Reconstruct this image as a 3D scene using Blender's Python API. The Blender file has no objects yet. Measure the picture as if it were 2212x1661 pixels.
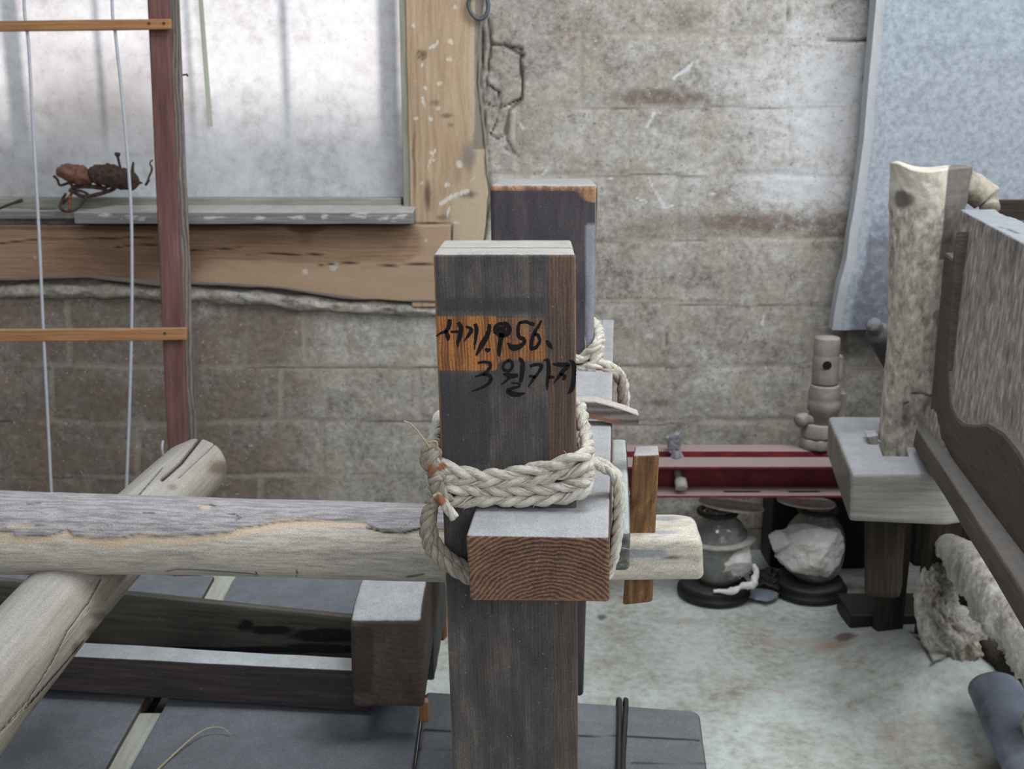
import bpy, math, random
import numpy as np
from mathutils import Vector, Matrix

random.seed(7)
W, H = 2212, 1661
F = 2482.0
TH = math.radians(13.8)
CZ = 1.45                                    # camera height
CT, ST = math.cos(TH), math.sin(TH)
SC = bpy.context.scene
COL = SC.collection

# ------------------------------------------------------------------ camera, world, lights
cam_d = bpy.data.cameras.new('camera')
cam_d.sensor_width = 36.0
cam_d.lens = 36.0 * F / W
cam_d.clip_start = 0.02
cam_d.dof.use_dof = True
cam_d.dof.focus_distance = 1.28
cam_d.dof.aperture_fstop = 13.0
cam = bpy.data.objects.new('camera', cam_d)
cam.location = (0, 0, CZ)
cam.rotation_euler = (math.radians(90) - TH, 0, 0)
COL.objects.link(cam)
SC.camera = cam
SC.view_settings.view_transform = 'Standard'
SC.view_settings.look = 'None'
SC.view_settings.exposure = -0.04
SC.view_settings.gamma = 1.0
SC.view_settings.use_curve_mapping = False

wd = bpy.data.worlds.new('sky')
SC.world = wd
wd.use_nodes = True
bg = wd.node_tree.nodes['Background']
bg.inputs[0].default_value = (0.78, 0.9, 1.0, 1)
bg.inputs[1].default_value = 0.27

def lamp(name, kind, loc, target, energy, color, **kw):
    d = bpy.data.lights.new(name, kind)
    d.energy = energy
    d.color = color
    for k, v in kw.items():
        setattr(d, k, v)
    o = bpy.data.objects.new(name, d)
    o.location = loc
    o.rotation_euler = (Vector(target) - Vector(loc)).to_track_quat('-Z', 'Y').to_euler()
    COL.objects.link(o)
    return o
# daylight of the open doorway high on the right, and an added soft front fill behind the camera
lamp('doorway_daylight', 'AREA', (2.7, 1.3, 2.7), (0.3, 2.9, 0.6), 62, (0.93, 0.97, 1.0), shape='RECTANGLE', size=1.5, size_y=1.7)
lamp('front_fill', 'AREA', (1.3, -2.2, 2.9), (0.2, 2.6, 0.7), 66, (1.0, 0.99, 0.985), shape='RECTANGLE', size=2.6, size_y=2.0)
lamp('overhead_fill', 'AREA', (0.95, 1.75, 3.7), (0.85, 2.2, 0.0), 62, (0.95, 0.98, 1.0), shape='RECTANGLE', size=1.3, size_y=1.2)  # overhead lamp added to brighten the floor on the right
lamp('overhead_fill_left', 'AREA', (-0.75, 0.75, 3.6), (-0.5, 1.6, 0.5), 24, (0.97, 0.98, 1.0), shape='RECTANGLE', size=0.8, size_y=0.7)  # overhead lamp added on the left for top light on the logs
# low sun outside, behind the papered window
lamp('sun', 'SUN', (0.4, 8, 5), (-0.1, 3.6, 1.9), 5.6, (1.0, 0.9, 0.86), angle=math.radians(9))
# area lamp added for sky light, brightens the sheet from outside
lamp('sky_fill', 'AREA', (-0.9, 4.62, 3.9), (-0.9, 3.65, 1.5), 95, (0.74, 0.87, 1.0), shape='RECTANGLE', size=3.0, size_y=0.9)

# ------------------------------------------------------------------ pixel helpers (for measuring the place)
def ray(px, py):
    xc = (px - W / 2) / F
    yc = -(py - H / 2) / F
    return np.array([xc, CT + yc * ST, -ST + yc * CT])
def P(px, py, Y):
    d = ray(px, py)
    t = Y / d[1]
    return np.array([d[0] * t, Y, CZ + d[2] * t])
def PZ(px, py, z):
    d = ray(px, py)
    t = (z - CZ) / d[2]
    return np.array([d[0] * t, d[1] * t, z])
def proj(v):
    x, y, z = v[:, 0], v[:, 1], v[:, 2] - CZ
    zc = y * CT - z * ST
    zc = np.maximum(zc, 1e-3)
    yc = (y * ST + z * CT) / zc
    return W / 2 + F * x / zc, H / 2 - F * yc

def lin(r, g, b):
    def f(c):
        c /= 255.0
        return c / 12.92 if c <= 0.04045 else ((c + 0.055) / 1.055) ** 2.4
    return (f(r), f(g), f(b), 1.0)

# ------------------------------------------------------------------ numpy noise
def vnoise(p, seed=0):
    p = np.asarray(p, dtype=np.float64)
    i = np.floor(p).astype(np.int64)
    f = p - i
    f = f * f * (3 - 2 * f)
    def h(a, b, c):
        n = (a * 374761393 + b * 668265263 + c * 2147483647 + seed * 1274126177) & 0xffffffff
        n = ((n ^ (n >> 13)) * 1274126177) & 0xffffffff
        n = (n ^ (n >> 16)) & 0xffffffff
        return n / 4294967295.0
    r = 0
    for dx in (0, 1):
        for dy in (0, 1):
            for dz in (0, 1):
                w = (f[:, 0] if dx else 1 - f[:, 0]) * (f[:, 1] if dy else 1 - f[:, 1]) * (f[:, 2] if dz else 1 - f[:, 2])
                r = r + w * h(i[:, 0] + dx, i[:, 1] + dy, i[:, 2] + dz)
    return r * 2 - 1
def fbm(p, s, oct=3, seed=0):
    r, a, t = 0, 1.0, 0
    p = np.asarray(p) * s
    for k in range(oct):
        r = r + a * vnoise(p * 2 ** k + 13.7 * k, seed + k)
        t += a
        a *= 0.5
    return r / t
def sstep(a, b, x):
    t = np.clip((x - a) / (b - a), 0, 1)
    return t * t * (3 - 2 * t)
def dpoly(px, py, pts):
    """distance in pixels from points to a polyline"""
    best = np.full(len(px), 1e9)
    for (x0, y0), (x1, y1) in zip(pts[:-1], pts[1:]):
        dx, dy = x1 - x0, y1 - y0
        L = dx * dx + dy * dy + 1e-9
        t = np.clip(((px - x0) * dx + (py - y0) * dy) / L, 0, 1)
        best = np.minimum(best, np.hypot(px - x0 - t * dx, py - y0 - t * dy))
    return best
def blob(px, py, cx, cy, rx, ry):
    return np.clip(1.25 - 0.75 * np.sqrt(((px - cx) / rx) ** 2 + ((py - cy) / ry) ** 2), 0, 1)
def box(px, py, x0, y0, x1, y1, s):
    return sstep(x0 - s, x0 + s, px) * sstep(-x1 - s, -x1 + s, -px) * sstep(y0 - s, y0 + s, py) * sstep(-y1 - s, -y1 + s, -py)

# ------------------------------------------------------------------ object helpers
def tag(o, label=None, cat=None, group=None, kind=None):
    if label: o['label'] = label
    if cat: o['category'] = cat
    if group: o['group'] = group
    if kind: o['kind'] = kind
    return o
def empty(name, loc, label=None, cat=None, group=None):
    o = bpy.data.objects.new(name, None)
    o.empty_display_size = 0.05
    o.location = loc
    COL.objects.link(o)
    return tag(o, label, cat, group)
def build(name, v, faces, mat, parent=None, smooth=True, attrs=None, bc=None, uv=None):
    """v: (n,3) world coordinates; faces: list of tuples or (m,4) array"""
    v = np.asarray(v, dtype=np.float64)
    if parent is not None:
        org = np.array(parent.matrix_world_loc if hasattr(parent, 'matrix_world_loc') else WLOC[parent.name])
    else:
        org = np.array([v[:, 0].mean(), v[:, 1].mean(), v[:, 2].min()])
    me = bpy.data.meshes.new(name)
    loc = v - org
    if isinstance(faces, np.ndarray):
        n = len(faces)
        me.vertices.add(len(v))
        me.vertices.foreach_set('co', loc.astype(np.float32).ravel())
        me.loops.add(n * 4)
        me.loops.foreach_set('vertex_index', faces.astype(np.int32).ravel())
        me.polygons.add(n)
        me.polygons.foreach_set('loop_start', np.arange(0, n * 4, 4, dtype=np.int32))
        me.update(calc_edges=True)
    else:
        me.from_pydata([tuple(q) for q in loc], [], faces)
        me.update()
    me.validate()
    if smooth:
        me.polygons.foreach_set('use_smooth', np.ones(len(me.polygons), dtype=bool))
    b = me.attributes.new('bc', 'FLOAT_VECTOR', 'POINT')
    b.data.foreach_set('vector', np.asarray(v if bc is None else bc, dtype=np.float32).ravel())
    if attrs:
        for k, a in attrs.items():
            t = me.attributes.new(k, 'FLOAT', 'POINT')
            t.data.foreach_set('value', np.asarray(a, dtype=np.float32))
    if mat: me.materials.append(mat)
    o = bpy.data.objects.new(name, me)
    COL.objects.link(o)
    if parent is not None:
        o.parent = parent
        o.location = (0, 0, 0)
        WLOC[o.name] = org
    else:
        o.location = org
        WLOC[o.name] = org
    return o
WLOC = {}
def thing(name, loc, label, cat, group=None):
    o = empty(name, loc, label, cat, group)
    WLOC[o.name] = np.array(loc, dtype=float)
    return o

def lines(L, res, r, seg=None):
    """lattice stations 0..L with extra ones in the rounded edges"""
    if r > 0:
        e = [0, r * 0.12, r * 0.4, r * 0.75, r]
        n = max(1, int(round((L - 2 * r) / res)))
        m = list(np.linspace(r, L - r, n + 1))[1:-1]
        return np.array(e + m + [L - x for x in e[::-1]])
    return np.linspace(0, L, max(1, int(round(L / res))) + 1)

def hexa(name, c8, mat, parent=None, res=0.01, r=0.004, amp=0.001, fr=25, seed=1, long=2, attrs=None, off=(0, 0, 0), shape=None, resl=None, lat=None):
    """solid timber between eight corners (x fastest, then y, then z); edges rounded, faces uneven; bc keeps the grain along 'long'"""
    c = np.array(c8, dtype=float)
    Lx = np.mean([np.linalg.norm(c[i + 1] - c[i]) for i in (0, 2, 4, 6)])
    Ly = np.mean([np.linalg.norm(c[i + 2] - c[i]) for i in (0, 1, 4, 5)])
    Lz = np.mean([np.linalg.norm(c[i + 4] - c[i]) for i in (0, 1, 2, 3)])
    rs = [res, res, res]
    if resl: rs[long] = resl
    r = min(r, Lx * 0.45, Ly * 0.45, Lz * 0.45)
    X, Y, Z = lines(Lx, rs[0], r), lines(Ly, rs[1], r), lines(Lz, rs[2], r)
    if lat is not None:
        Z = lat(Z)
    nx, ny, nz = len(X), len(Y), len(Z)
    I, J, K = np.meshgrid(np.arange(nx), np.arange(ny), np.arange(nz), indexing='ij')
    surf = (I == 0) | (I == nx - 1) | (J == 0) | (J == ny - 1) | (K == 0) | (K == nz - 1)
    idx = -np.ones((nx, ny, nz), dtype=np.int64)
    idx[surf] = np.arange(surf.sum())
    p = np.stack([X[I[surf]], Y[J[surf]], Z[K[surf]]], 1)
    q = []
    def add(a, flip):
        a0, a1, a2, a3 = a[:-1, :-1].ravel(), a[1:, :-1].ravel(), a[1:, 1:].ravel(), a[:-1, 1:].ravel()
        q.append(np.stack([a0, a3, a2, a1] if flip else [a0, a1, a2, a3], 1))
    add(idx[:, :, 0], True); add(idx[:, :, -1], False)
    add(idx[:, 0, :], False); add(idx[:, -1, :], True)
    add(idx[0, :, :], True); add(idx[-1, :, :], False)
    f = np.concatenate(q)
    L = np.array([Lx, Ly, Lz])
    if r > 0:
        core = np.clip(p, r, L - r)
        d = p - core
        n = np.linalg.norm(d, axis=1)
        m = n > 1e-9
        mx = np.abs(d).max(axis=1)
        nn = np.zeros_like(p)
        nn[m] = d[m] / n[m][:, None]
        p = core + nn * mx[:, None]
    else:
        nn = (p - L / 2) / L
        nn /= np.linalg.norm(nn, axis=1)[:, None]
    g = p.copy()
    g2 = g.copy()
    sl = np.array([1.0, 1.0, 1.0]); sl[long] = 0.25
    p = p + nn * (amp * fbm(g * sl + seed * 3.1, fr, 3, seed))[:, None]
    if shape is not None:
        p = shape(p, L)
    u = p / L
    u0, v0, w0 = u[:, 0:1], u[:, 1:2], u[:, 2:3]
    out = 0
    for k in range(8):
        a = u0 if k & 1 else 1 - u0
        b = v0 if k & 2 else 1 - v0
        e = w0 if k & 4 else 1 - w0
        out = out + a * b * e * c[k]
    # centred metric coordinates, long axis last
    bc = g2 - L / 2
    order = {0: (1, 2, 0), 1: (0, 2, 1), 2: (0, 1, 2)}[long]
    bc = bc[:, order] + np.array(off)
    at = {}
    if attrs:
        pxx, pyy = proj(out)
        for k, fn in attrs.items():
            at[k] = fn(out, pxx, pyy)
    return build(name, out, f, mat, parent, True, at, bc)

def cuboid8(x0, x1, y0, y1, z0, z1):
    return [(x, y, z) for z in (z0, z1) for y in (y0, y1) for x in (x0, x1)]

def crom(pts, n):
    pts = np.array(pts, dtype=float)
    k = len(pts)
    ext = np.vstack([2 * pts[0] - pts[1], pts, 2 * pts[-1] - pts[-2]])
    t = np.linspace(0, k - 1, n)
    i = np.minimum(t.astype(int), k - 2)
    u = (t - i)[:, None]
    a, b, c, d = ext[i], ext[i + 1], ext[i + 2], ext[i + 3]
    return 0.5 * (2 * b + (c - a) * u + (2 * a - 5 * b + 4 * c - d) * u ** 2 + (3 * b - a - 3 * c + d) * u ** 3)
def frames(c):
    T = np.gradient(c, axis=0)
    T /= np.linalg.norm(T, axis=1)[:, None] + 1e-12
    N = np.zeros_like(T)
    up = np.array([0, 0, 1.0]) if abs(T[0][2]) < 0.9 else np.array([0, 1.0, 0])
    n = up - T[0] * np.dot(up, T[0])
    N[0] = n / np.linalg.norm(n)
    for i in range(1, len(c)):
        n = N[i - 1] - T[i] * np.dot(N[i - 1], T[i])
        N[i] = n / (np.linalg.norm(n) + 1e-12)
    return T, N, np.cross(T, N)
def tube_vf(c, rad, nu=12, rfun=None, cap=True, cap_r=0.0, ell=(1, 1), closed=False):
    """swept tube; rad scalar/array; returns verts, faces(array), bc"""
    c = np.asarray(c, dtype=float)
    n = len(c)
    rad = np.broadcast_to(np.asarray(rad, dtype=float), (n,)).copy()
    s = np.concatenate([[0], np.cumsum(np.linalg.norm(np.diff(c, axis=0), axis=1))])
    T, N, B = frames(c)
    ph = np.linspace(0, 2 * math.pi, nu, endpoint=False)
    rows_c, rows_r, rows_s, rows_N, rows_B, rows_k = [], [], [], [], [], []
    def row(i, rr, ds, k=1.0):
        rows_c.append(c[i] + T[i] * ds); rows_r.append(rr); rows_s.append(s[i] + ds)
        rows_N.append(N[i]); rows_B.append(B[i]); rows_k.append(k)
    caps = [0.02, 0.35, 0.65, 0.85]
    if cap:
        for q in caps:
            row(0, rad[0] * q * (1 - cap_r) / 1.0, -cap_r * rad[0] * math.sqrt(max(0, 1 - q * q * 0.9)), 0)
    for i in range(n):
        row(i, rad[i], 0)
    if cap:
        for q in caps[::-1]:
            row(n - 1, rad[-1] * q * (1 - cap_r), cap_r * rad[-1] * math.sqrt(max(0, 1 - q * q * 0.9)), 0)
    C, R, S = np.array(rows_c), np.array(rows_r), np.array(rows_s)
    Nn, Bb, K = np.array(rows_N), np.array(rows_B), np.array(rows_k)
    m = len(C)
    PH = np.broadcast_to(ph, (m, nu))
    RR = np.broadcast_to(R[:, None], (m, nu)).copy()
    SS = np.broadcast_to(S[:, None], (m, nu))
    if rfun is not None:
        RR = RR * (1 + rfun(PH.ravel(), SS.ravel()).reshape(m, nu))
    ca, sa = np.cos(PH) * RR * ell[0], np.sin(PH) * RR * ell[1]
    V = C[:, None, :] + Nn[:, None, :] * ca[..., None] + Bb[:, None, :] * sa[..., None]
    bc = np.stack([ca, sa, SS], -1)
    ix = np.arange(m * nu).reshape(m, nu)
    a = ix[:-1]; b = ix[1:]
    f = np.stack([a, np.roll(a, -1, 1), np.roll(b, -1, 1), b], -1).reshape(-1, 4)
    return V.reshape(-1, 3), f, bc.reshape(-1, 3), PH.ravel(), SS.ravel()
def log(name, pts, radii, mat, parent=None, nu=96, n=240, amp=0.03, seed=3, rfun=None, attrs=None, cap_r=0.25, ell=(1, 1), off=(0, 0, 0)):
    c = crom(pts, n)
    rad = np.interp(np.linspace(0, 1, n), np.linspace(0, 1, len(radii)), radii)
    rm = float(np.mean(radii))
    def rf(ph, s):
        q = np.stack([np.cos(ph) * 1.4, np.sin(ph) * 1.4, s / rm * 0.35], 1)
        d = amp * fbm(q + seed * 5.3, 1.2, 4, seed)
        if rfun is not None: d = d + rfun(ph, s)
        return d
    v, f, bc, PHI, S = tube_vf(c, rad, nu, rf, True, cap_r, ell)
    at = {}
    if attrs:
        pxx, pyy = proj(v)
        for k, fn in attrs.items(): at[k] = fn(v, pxx, pyy)
    return build(name, v, f, mat, parent, True, at, bc + np.array(off))
def tube(name, pts, rad, mat, parent=None, n=40, nu=8, seed=1, amp=0.0, cap_r=0.3):
    c = crom(pts, n)
    if isinstance(rad, (list, tuple)):
        rad = np.interp(np.linspace(0, 1, n), np.linspace(0, 1, len(rad)), rad)
    v, f, bc, _, _ = tube_vf(c, rad, nu, (lambda ph, s: amp * fbm(np.stack([np.cos(ph), np.sin(ph), s * 60], 1), 1.3, 2, seed)) if amp else None, True, cap_r)
    return build(name, v, f, mat, parent, True, None, bc)
def lathe(name, cx, cy, prof, mat, parent=None, nu=48, warp=0.0, seed=1, tilt=None, attrs=None):
    """prof: [(radius, z)...] closed profile drawn bottom to top"""
    pr = np.array(prof, dtype=float)
    m = len(pr)
    ph = np.linspace(0, 2 * math.pi, nu, endpoint=False)
    R = np.broadcast_to(pr[:, 0][:, None], (m, nu)).copy()
    Z = np.broadcast_to(pr[:, 1][:, None], (m, nu)).copy()
    PH = np.broadcast_to(ph, (m, nu))
    if warp:
        q = np.stack([np.cos(PH).ravel() * 1.5, np.sin(PH).ravel() * 1.5, Z.ravel() * 14], 1)
        R *= 1 + warp * fbm(q, 1.6, 3, seed).reshape(m, nu)
    v = np.stack([R * np.cos(PH), R * np.sin(PH), Z], -1).reshape(-1, 3)
    if tilt is not None:
        piv, ax, ang = tilt
        M = np.array(Matrix.Rotation(ang, 3, Vector(ax)))
        v = (v - piv) @ M.T + piv
    v = v + np.array([cx, cy, 0])
    ix = np.arange(m * nu).reshape(m, nu)
    a = ix[:-1]; b = ix[1:]
    f = np.stack([a, np.roll(a, -1, 1), np.roll(b, -1, 1), b], -1).reshape(-1, 4)
    return build(name, v, f, mat, parent, True)
def merge(parts):
    vs, fs, bs, k = [], [], [], 0
    for v, f, b in parts:
        vs.append(v); fs.append(f + k); bs.append(b); k += len(v)
    return np.vstack(vs), np.vstack(fs), np.vstack(bs)
def prism(name, poly, y0, y1, mat, parent=None, seed=1, bev=0.003, dirv=None, amp=0.0):
    """outline in a vertical plane (list of world xyz at y0) extruded back along dirv; bevelled through an extra ring"""
    p = np.array(poly, dtype=float)
    d = np.array(dirv if dirv is not None else (0, y1 - y0, 0), dtype=float)
    c = p.mean(0)
    e = (c - p); e /= np.linalg.norm(e, axis=1)[:, None]
    dn = d / np.linalg.norm(d)
    rings = [p + e * bev, p + dn * bev, p + d - dn * bev, p + d + e * bev]
    n = len(p)
    v = np.vstack(rings)
    fs = []
    for k in range(3):
        for i in range(n):
            j = (i + 1) % n
            fs.append((k * n + i, k * n + j, (k + 1) * n + j, (k + 1) * n + i))
    fs.append(tuple(range(n))[::-1])
    fs.append(tuple(3 * n + i for i in range(n)))
    return build(name, v, fs, mat, parent, False)

# ------------------------------------------------------------------ node material helpers
class NB:
    def __init__(s, name):
        s.m = bpy.data.materials.new(name)
        s.m.use_nodes = True
        s.nt = s.m.node_tree
        s.nt.nodes.clear()
        s.out = s.nt.nodes.new('ShaderNodeOutputMaterial')
        s.L = s.nt.links
    def n(s, t, **kw):
        o = s.nt.nodes.new(t)
        for k, v in kw.items(): setattr(o, k, v)
        return o
    def put(s, inp, v):
        if hasattr(v, 'is_output') or isinstance(v, bpy.types.NodeSocket): s.L.new(v, inp)
        else: inp.default_value = v
    def attr(s, name):
        return s.n('ShaderNodeAttribute', attribute_name=name)
    def mapv(s, v, scale, loc=(0, 0, 0)):
        o = s.n('ShaderNodeMapping')
        s.L.new(v, o.inputs[0])
        o.inputs['Scale'].default_value = scale
        o.inputs['Location'].default_value = loc
        return o.outputs[0]
    def noise(s, v, scale, detail=4, rough=0.55, dist=0.0):
        o = s.n('ShaderNodeTexNoise')
        s.L.new(v, o.inputs['Vector'])
        o.inputs['Scale'].default_value = scale
        o.inputs['Detail'].default_value = detail
        o.inputs['Roughness'].default_value = rough
        o.inputs['Distortion'].default_value = dist
        return o.outputs['Fac']
    def math(s, op, a, b=0.0, c=None, clamp=False):
        o = s.n('ShaderNodeMath', operation=op, use_clamp=clamp)
        s.put(o.inputs[0], a); s.put(o.inputs[1], b)
        if c is not None: s.put(o.inputs[2], c)
        return o.outputs[0]
    def rng(s, v, a, b, c=0.0, d=1.0, smooth=True):
        o = s.n('ShaderNodeMapRange')
        o.interpolation_type = 'SMOOTHSTEP' if smooth else 'LINEAR'
        s.put(o.inputs['Value'], v)
        for k, q in zip(('From Min', 'From Max', 'To Min', 'To Max'), (a, b, c, d)): o.inputs[k].default_value = q
        return o.outputs[0]
    def ramp(s, v, stops):
        o = s.n('ShaderNodeValToRGB')
        s.L.new(v, o.inputs[0])
        e = o.color_ramp.elements
        e[0].position, e[0].color = stops[0]
        e[1].position, e[1].color = stops[-1]
        for p, c in stops[1:-1]:
            k = e.new(p); k.color = c
        return o.outputs[0]
    def mix(s, f, a, b, mode='MIX'):
        o = s.n('ShaderNodeMix', data_type='RGBA', blend_type=mode)
        s.put(o.inputs[0], f); s.put(o.inputs[6], a); s.put(o.inputs[7], b)
        return o.outputs[2]
    def bump(s, h, strength, dist, normal=None):
        o = s.n('ShaderNodeBump')
        o.inputs['Strength'].default_value = strength
        o.inputs['Distance'].default_value = dist
        s.L.new(h, o.inputs['Height'])
        if normal is not None: s.L.new(normal, o.inputs['Normal'])
        return o.outputs[0]
    def pbsdf(s, col, rough=0.8, normal=None, metal=0.0, spec=0.3, **kw):
        o = s.n('ShaderNodeBsdfPrincipled')
        s.put(o.inputs['Base Color'], col); s.put(o.inputs['Roughness'], rough)
        s.put(o.inputs['Metallic'], metal)
        o.inputs['Specular IOR Level'].default_value = spec
        if normal is not None: s.L.new(normal, o.inputs['Normal'])
        for k, v in kw.items(): s.put(o.inputs[k], v)
        s.L.new(o.outputs[0], s.out.inputs[0])
        return o

def wood(name, cols, grain=1.0, pith=(0.05, 0.3), rings=90, ringmix=0.1, dust=0.0, dustc=None, over=(), rough=0.82, bump=0.5, spec=0.25, patch=0.35, pz=0.22, pscale=9, dlo=0.45, dhi=0.85, streak=0.05, fine=140, dvar=0.35):
    b = NB(name)
    bc = b.attr('bc').outputs['Vector']
    st = b.mapv(bc, (1, 1, streak))
    st2 = b.mapv(bc, (1, 1, pz))
    n1 = b.noise(st, fine * grain, 5, 0.6)
    n2 = b.noise(st2, pscale, 5, 0.6, 0.4)
    n3 = b.noise(bc, 420, 3, 0.6)
    # growth rings: distance from a pith line running along the grain
    sep = b.n('ShaderNodeSeparateXYZ'); b.L.new(b.mapv(bc, (1, 1, 1)), sep.inputs[0])
    dx = b.math('SUBTRACT', sep.outputs[0], pith[0]); dy = b.math('SUBTRACT', sep.outputs[1], pith[1])
    d = b.math('SQRT', b.math('ADD', b.math('MULTIPLY', dx, dx), b.math('MULTIPLY', dy, dy)))
    d = b.math('ADD', d, b.math('MULTIPLY', b.noise(b.mapv(bc, (1, 1, 0.3)), 10, 5, 0.6), 0.03))
    ring = b.math('ADD', b.math('MULTIPLY', b.math('SINE', b.math('MULTIPLY', d, rings * 2 * math.pi)), 0.5), 0.5)
    h = b.math('ADD', b.math('MULTIPLY', n1, 1 - ringmix), b.math('MULTIPLY', ring, ringmix))
    fac = b.math('ADD', b.math('MULTIPLY', h, 1 - patch), b.math('MULTIPLY', n2, patch))
    col = b.ramp(fac, [(0.30, cols[0]), (0.5, cols[1]), (0.70, cols[2])])
    for (an, c, ns, k, lo, hi, amt) in over:
        a = b.attr(an).outputs['Fac']
        nn = b.noise(b.mapv(bc, (1, 1, 0.35)), ns, 5, 0.65)
        mm = b.math('ADD', a, b.math('MULTIPLY', b.math('SUBTRACT', nn, 0.5), k))
        mm = b.math('MULTIPLY', b.rng(mm, lo, hi), amt)
        if len(c) == 2:
            cc = b.mix(b.rng(h, 0.38, 0.64), c[0], c[1])
        else: cc = c
        col = b.mix(mm, col, cc)
    ck = b.attr('crack').outputs['Fac']
    if dust > 0:
        geo = b.n('ShaderNodeNewGeometry')
        sp = b.n('ShaderNodeSeparateXYZ'); b.L.new(geo.outputs['Normal'], sp.inputs[0])
        up = b.rng(b.math('ADD', sp.outputs[2], b.math('MULTIPLY', b.math('SUBTRACT', b.noise(bc, 60, 4, 0.7), 0.5), dvar)), dlo, dhi)
        up = b.math('MULTIPLY', up, dust)
        dc = dustc or lin(176, 178, 180)
        dcol = b.mix(b.rng(b.noise(bc, 25, 6, 0.7), 0.3, 0.7), tuple(x * 0.8 for x in dc[:3]) + (1,), dc)
        dcol = b.mix(b.math('MULTIPLY', b.rng(b.noise(bc, 260, 3, 0.6), 0.35, 0.5, 1, 0), 0.14), dcol, cols[1])
        col = b.mix(b.math('MULTIPLY', up, b.math('SUBTRACT', 1.0, ck, clamp=True), clamp=True), col, dcol)
    # white specks of old grime
    sp2 = b.rng(b.noise(bc, 300, 2, 0.5), 0.72, 0.78)
    col = b.mix(b.math('MULTIPLY', sp2, 0.4), col, lin(190, 186, 178))
    gr = b.noise(bc, 700, 2, 0.6)
    col = b.mix(1.0, col, b.ramp(gr, [(0.3, (0.72, 0.72, 0.74, 1)), (0.7, (1.28, 1.27, 1.24, 1))]), 'MULTIPLY')
    col = b.mix(ck, col, lin(22, 18, 16))
    hh = b.math('ADD', b.math('MULTIPLY', h, 0.6), b.math('MULTIPLY', n3, 0.4))
    b.pbsdf(col, rough, b.bump(hh, bump, 0.0012), spec=spec)
    return b.m

def plain(name, c, rough=0.7, metal=0.0, var=0.25, scale=30, c2=None, bump=0.3, bd=0.001, dust=0.0, dustc=None, spec=0.4, over=(), dlo=0.4, dhi=0.8, **kw):
    b = NB(name)
    bc = b.attr('bc').outputs['Vector']
    n = b.noise(bc, scale, 6, 0.65)
    c2 = c2 or tuple(x * (1 - var) for x in c[:3]) + (1,)
    col = b.ramp(n, [(0.35, c2), (0.65, c)])
    for (an, cc, ns, k, lo, hi, amt) in over:
        a = b.attr(an).outputs['Fac']
        mm = b.math('ADD', a, b.math('MULTIPLY', b.math('SUBTRACT', b.noise(bc, ns, 5, 0.65), 0.5), k))
        col = b.mix(b.math('MULTIPLY', b.rng(mm, lo, hi), amt), col, cc)
    if dust > 0:
        geo = b.n('ShaderNodeNewGeometry')
        sp = b.n('ShaderNodeSeparateXYZ'); b.L.new(geo.outputs['Normal'], sp.inputs[0])
        up = b.rng(b.math('ADD', sp.outputs[2], b.math('MULTIPLY', b.math('SUBTRACT', b.noise(bc, 40, 4, 0.7), 0.5), 0.5)), dlo, dhi)
        col = b.mix(b.math('MULTIPLY', up, dust), col, dustc or lin(165, 162, 160))
    col = b.mix(b.attr('crack').outputs['Fac'], col, lin(25, 21, 18))
    b.pbsdf(col, rough, b.bump(b.noise(bc, scale * 4, 5, 0.7), bump, bd), metal, spec, **kw)
    return b.m

DUST = lin(188, 190, 193)
MAT = {}
MAT['post'] = wood('dark_post_wood', (lin(46, 44, 46), lin(76, 72, 72), lin(112, 102, 94)), dust=0.95, dustc=lin(176, 174, 170), ringmix=0.15, rings=300, pith=(0.35, 0.05), patch=0.65, pz=0.4, pscale=24, streak=0.05, spec=0.35, rough=0.6, dlo=0.55,
    over=[('strip', (lin(78, 60, 48), lin(112, 88, 70)), 30, 0.5, 0.35, 0.75, 0.7),
          ('orange', (lin(116, 70, 38), lin(184, 120, 62)), 22, 0.9, 0.35, 0.75, 0.9),
          ('char', lin(54, 53, 56), 18, 0.9, 0.35, 0.9, 0.7),
          ('edge', lin(150, 118, 84), 60, 0.6, 0.4, 0.9, 0.85)])
MAT['post_back'] = wood('dark_back_post_wood', (lin(42, 38, 44), lin(66, 60, 66), lin(98, 86, 84)), dust=0.95, dustc=lin(164, 164, 164), patch=0.7, pscale=12, streak=0.2, spec=0.5, rough=0.45,
    over=[('edge', lin(158, 160, 170), 40, 0.5, 0.3, 0.9, 0.8), ('orange', (lin(110, 76, 56), lin(172, 130, 94)), 40, 0.5, 0.35, 0.6, 0.85)])
MAT['beam'] = wood('brown_beam_wood', (lin(62, 45, 40), lin(104, 79, 66), lin(146, 112, 88)), pith=(0.01, -0.085), rings=210, ringmix=0.42, patch=0.4, pscale=22, dust=1.0, dustc=lin(163, 164, 167), streak=0.5, fine=260, dlo=0.5, dhi=0.75,
    over=[('edge', lin(158, 118, 84), 60, 0.5, 0.35, 0.8, 0.6)])
MAT['peg'] = wood('brown_peg_wood', (lin(74, 54, 40), lin(122, 92, 62), lin(170, 130, 88)), rings=260, ringmix=0.2, dust=0.95, dustc=lin(170, 172, 172))
MAT['wedge'] = wood('grey_wedge_wood', (lin(84, 78, 76), lin(116, 108, 104), lin(150, 140, 132)), rings=170, ringmix=0.35, pith=(0.2, 0.3), dust=0.8, dustc=lin(196, 188, 180), over=[('orange', lin(136, 96, 74), 40, .4, .3, .6, .8)])
MAT['plank'] = wood('grey_green_plank_wood', (lin(70, 70, 66), lin(96, 97, 92), lin(130, 132, 126)), dust=0.95, dustc=lin(178, 184, 182))
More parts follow.
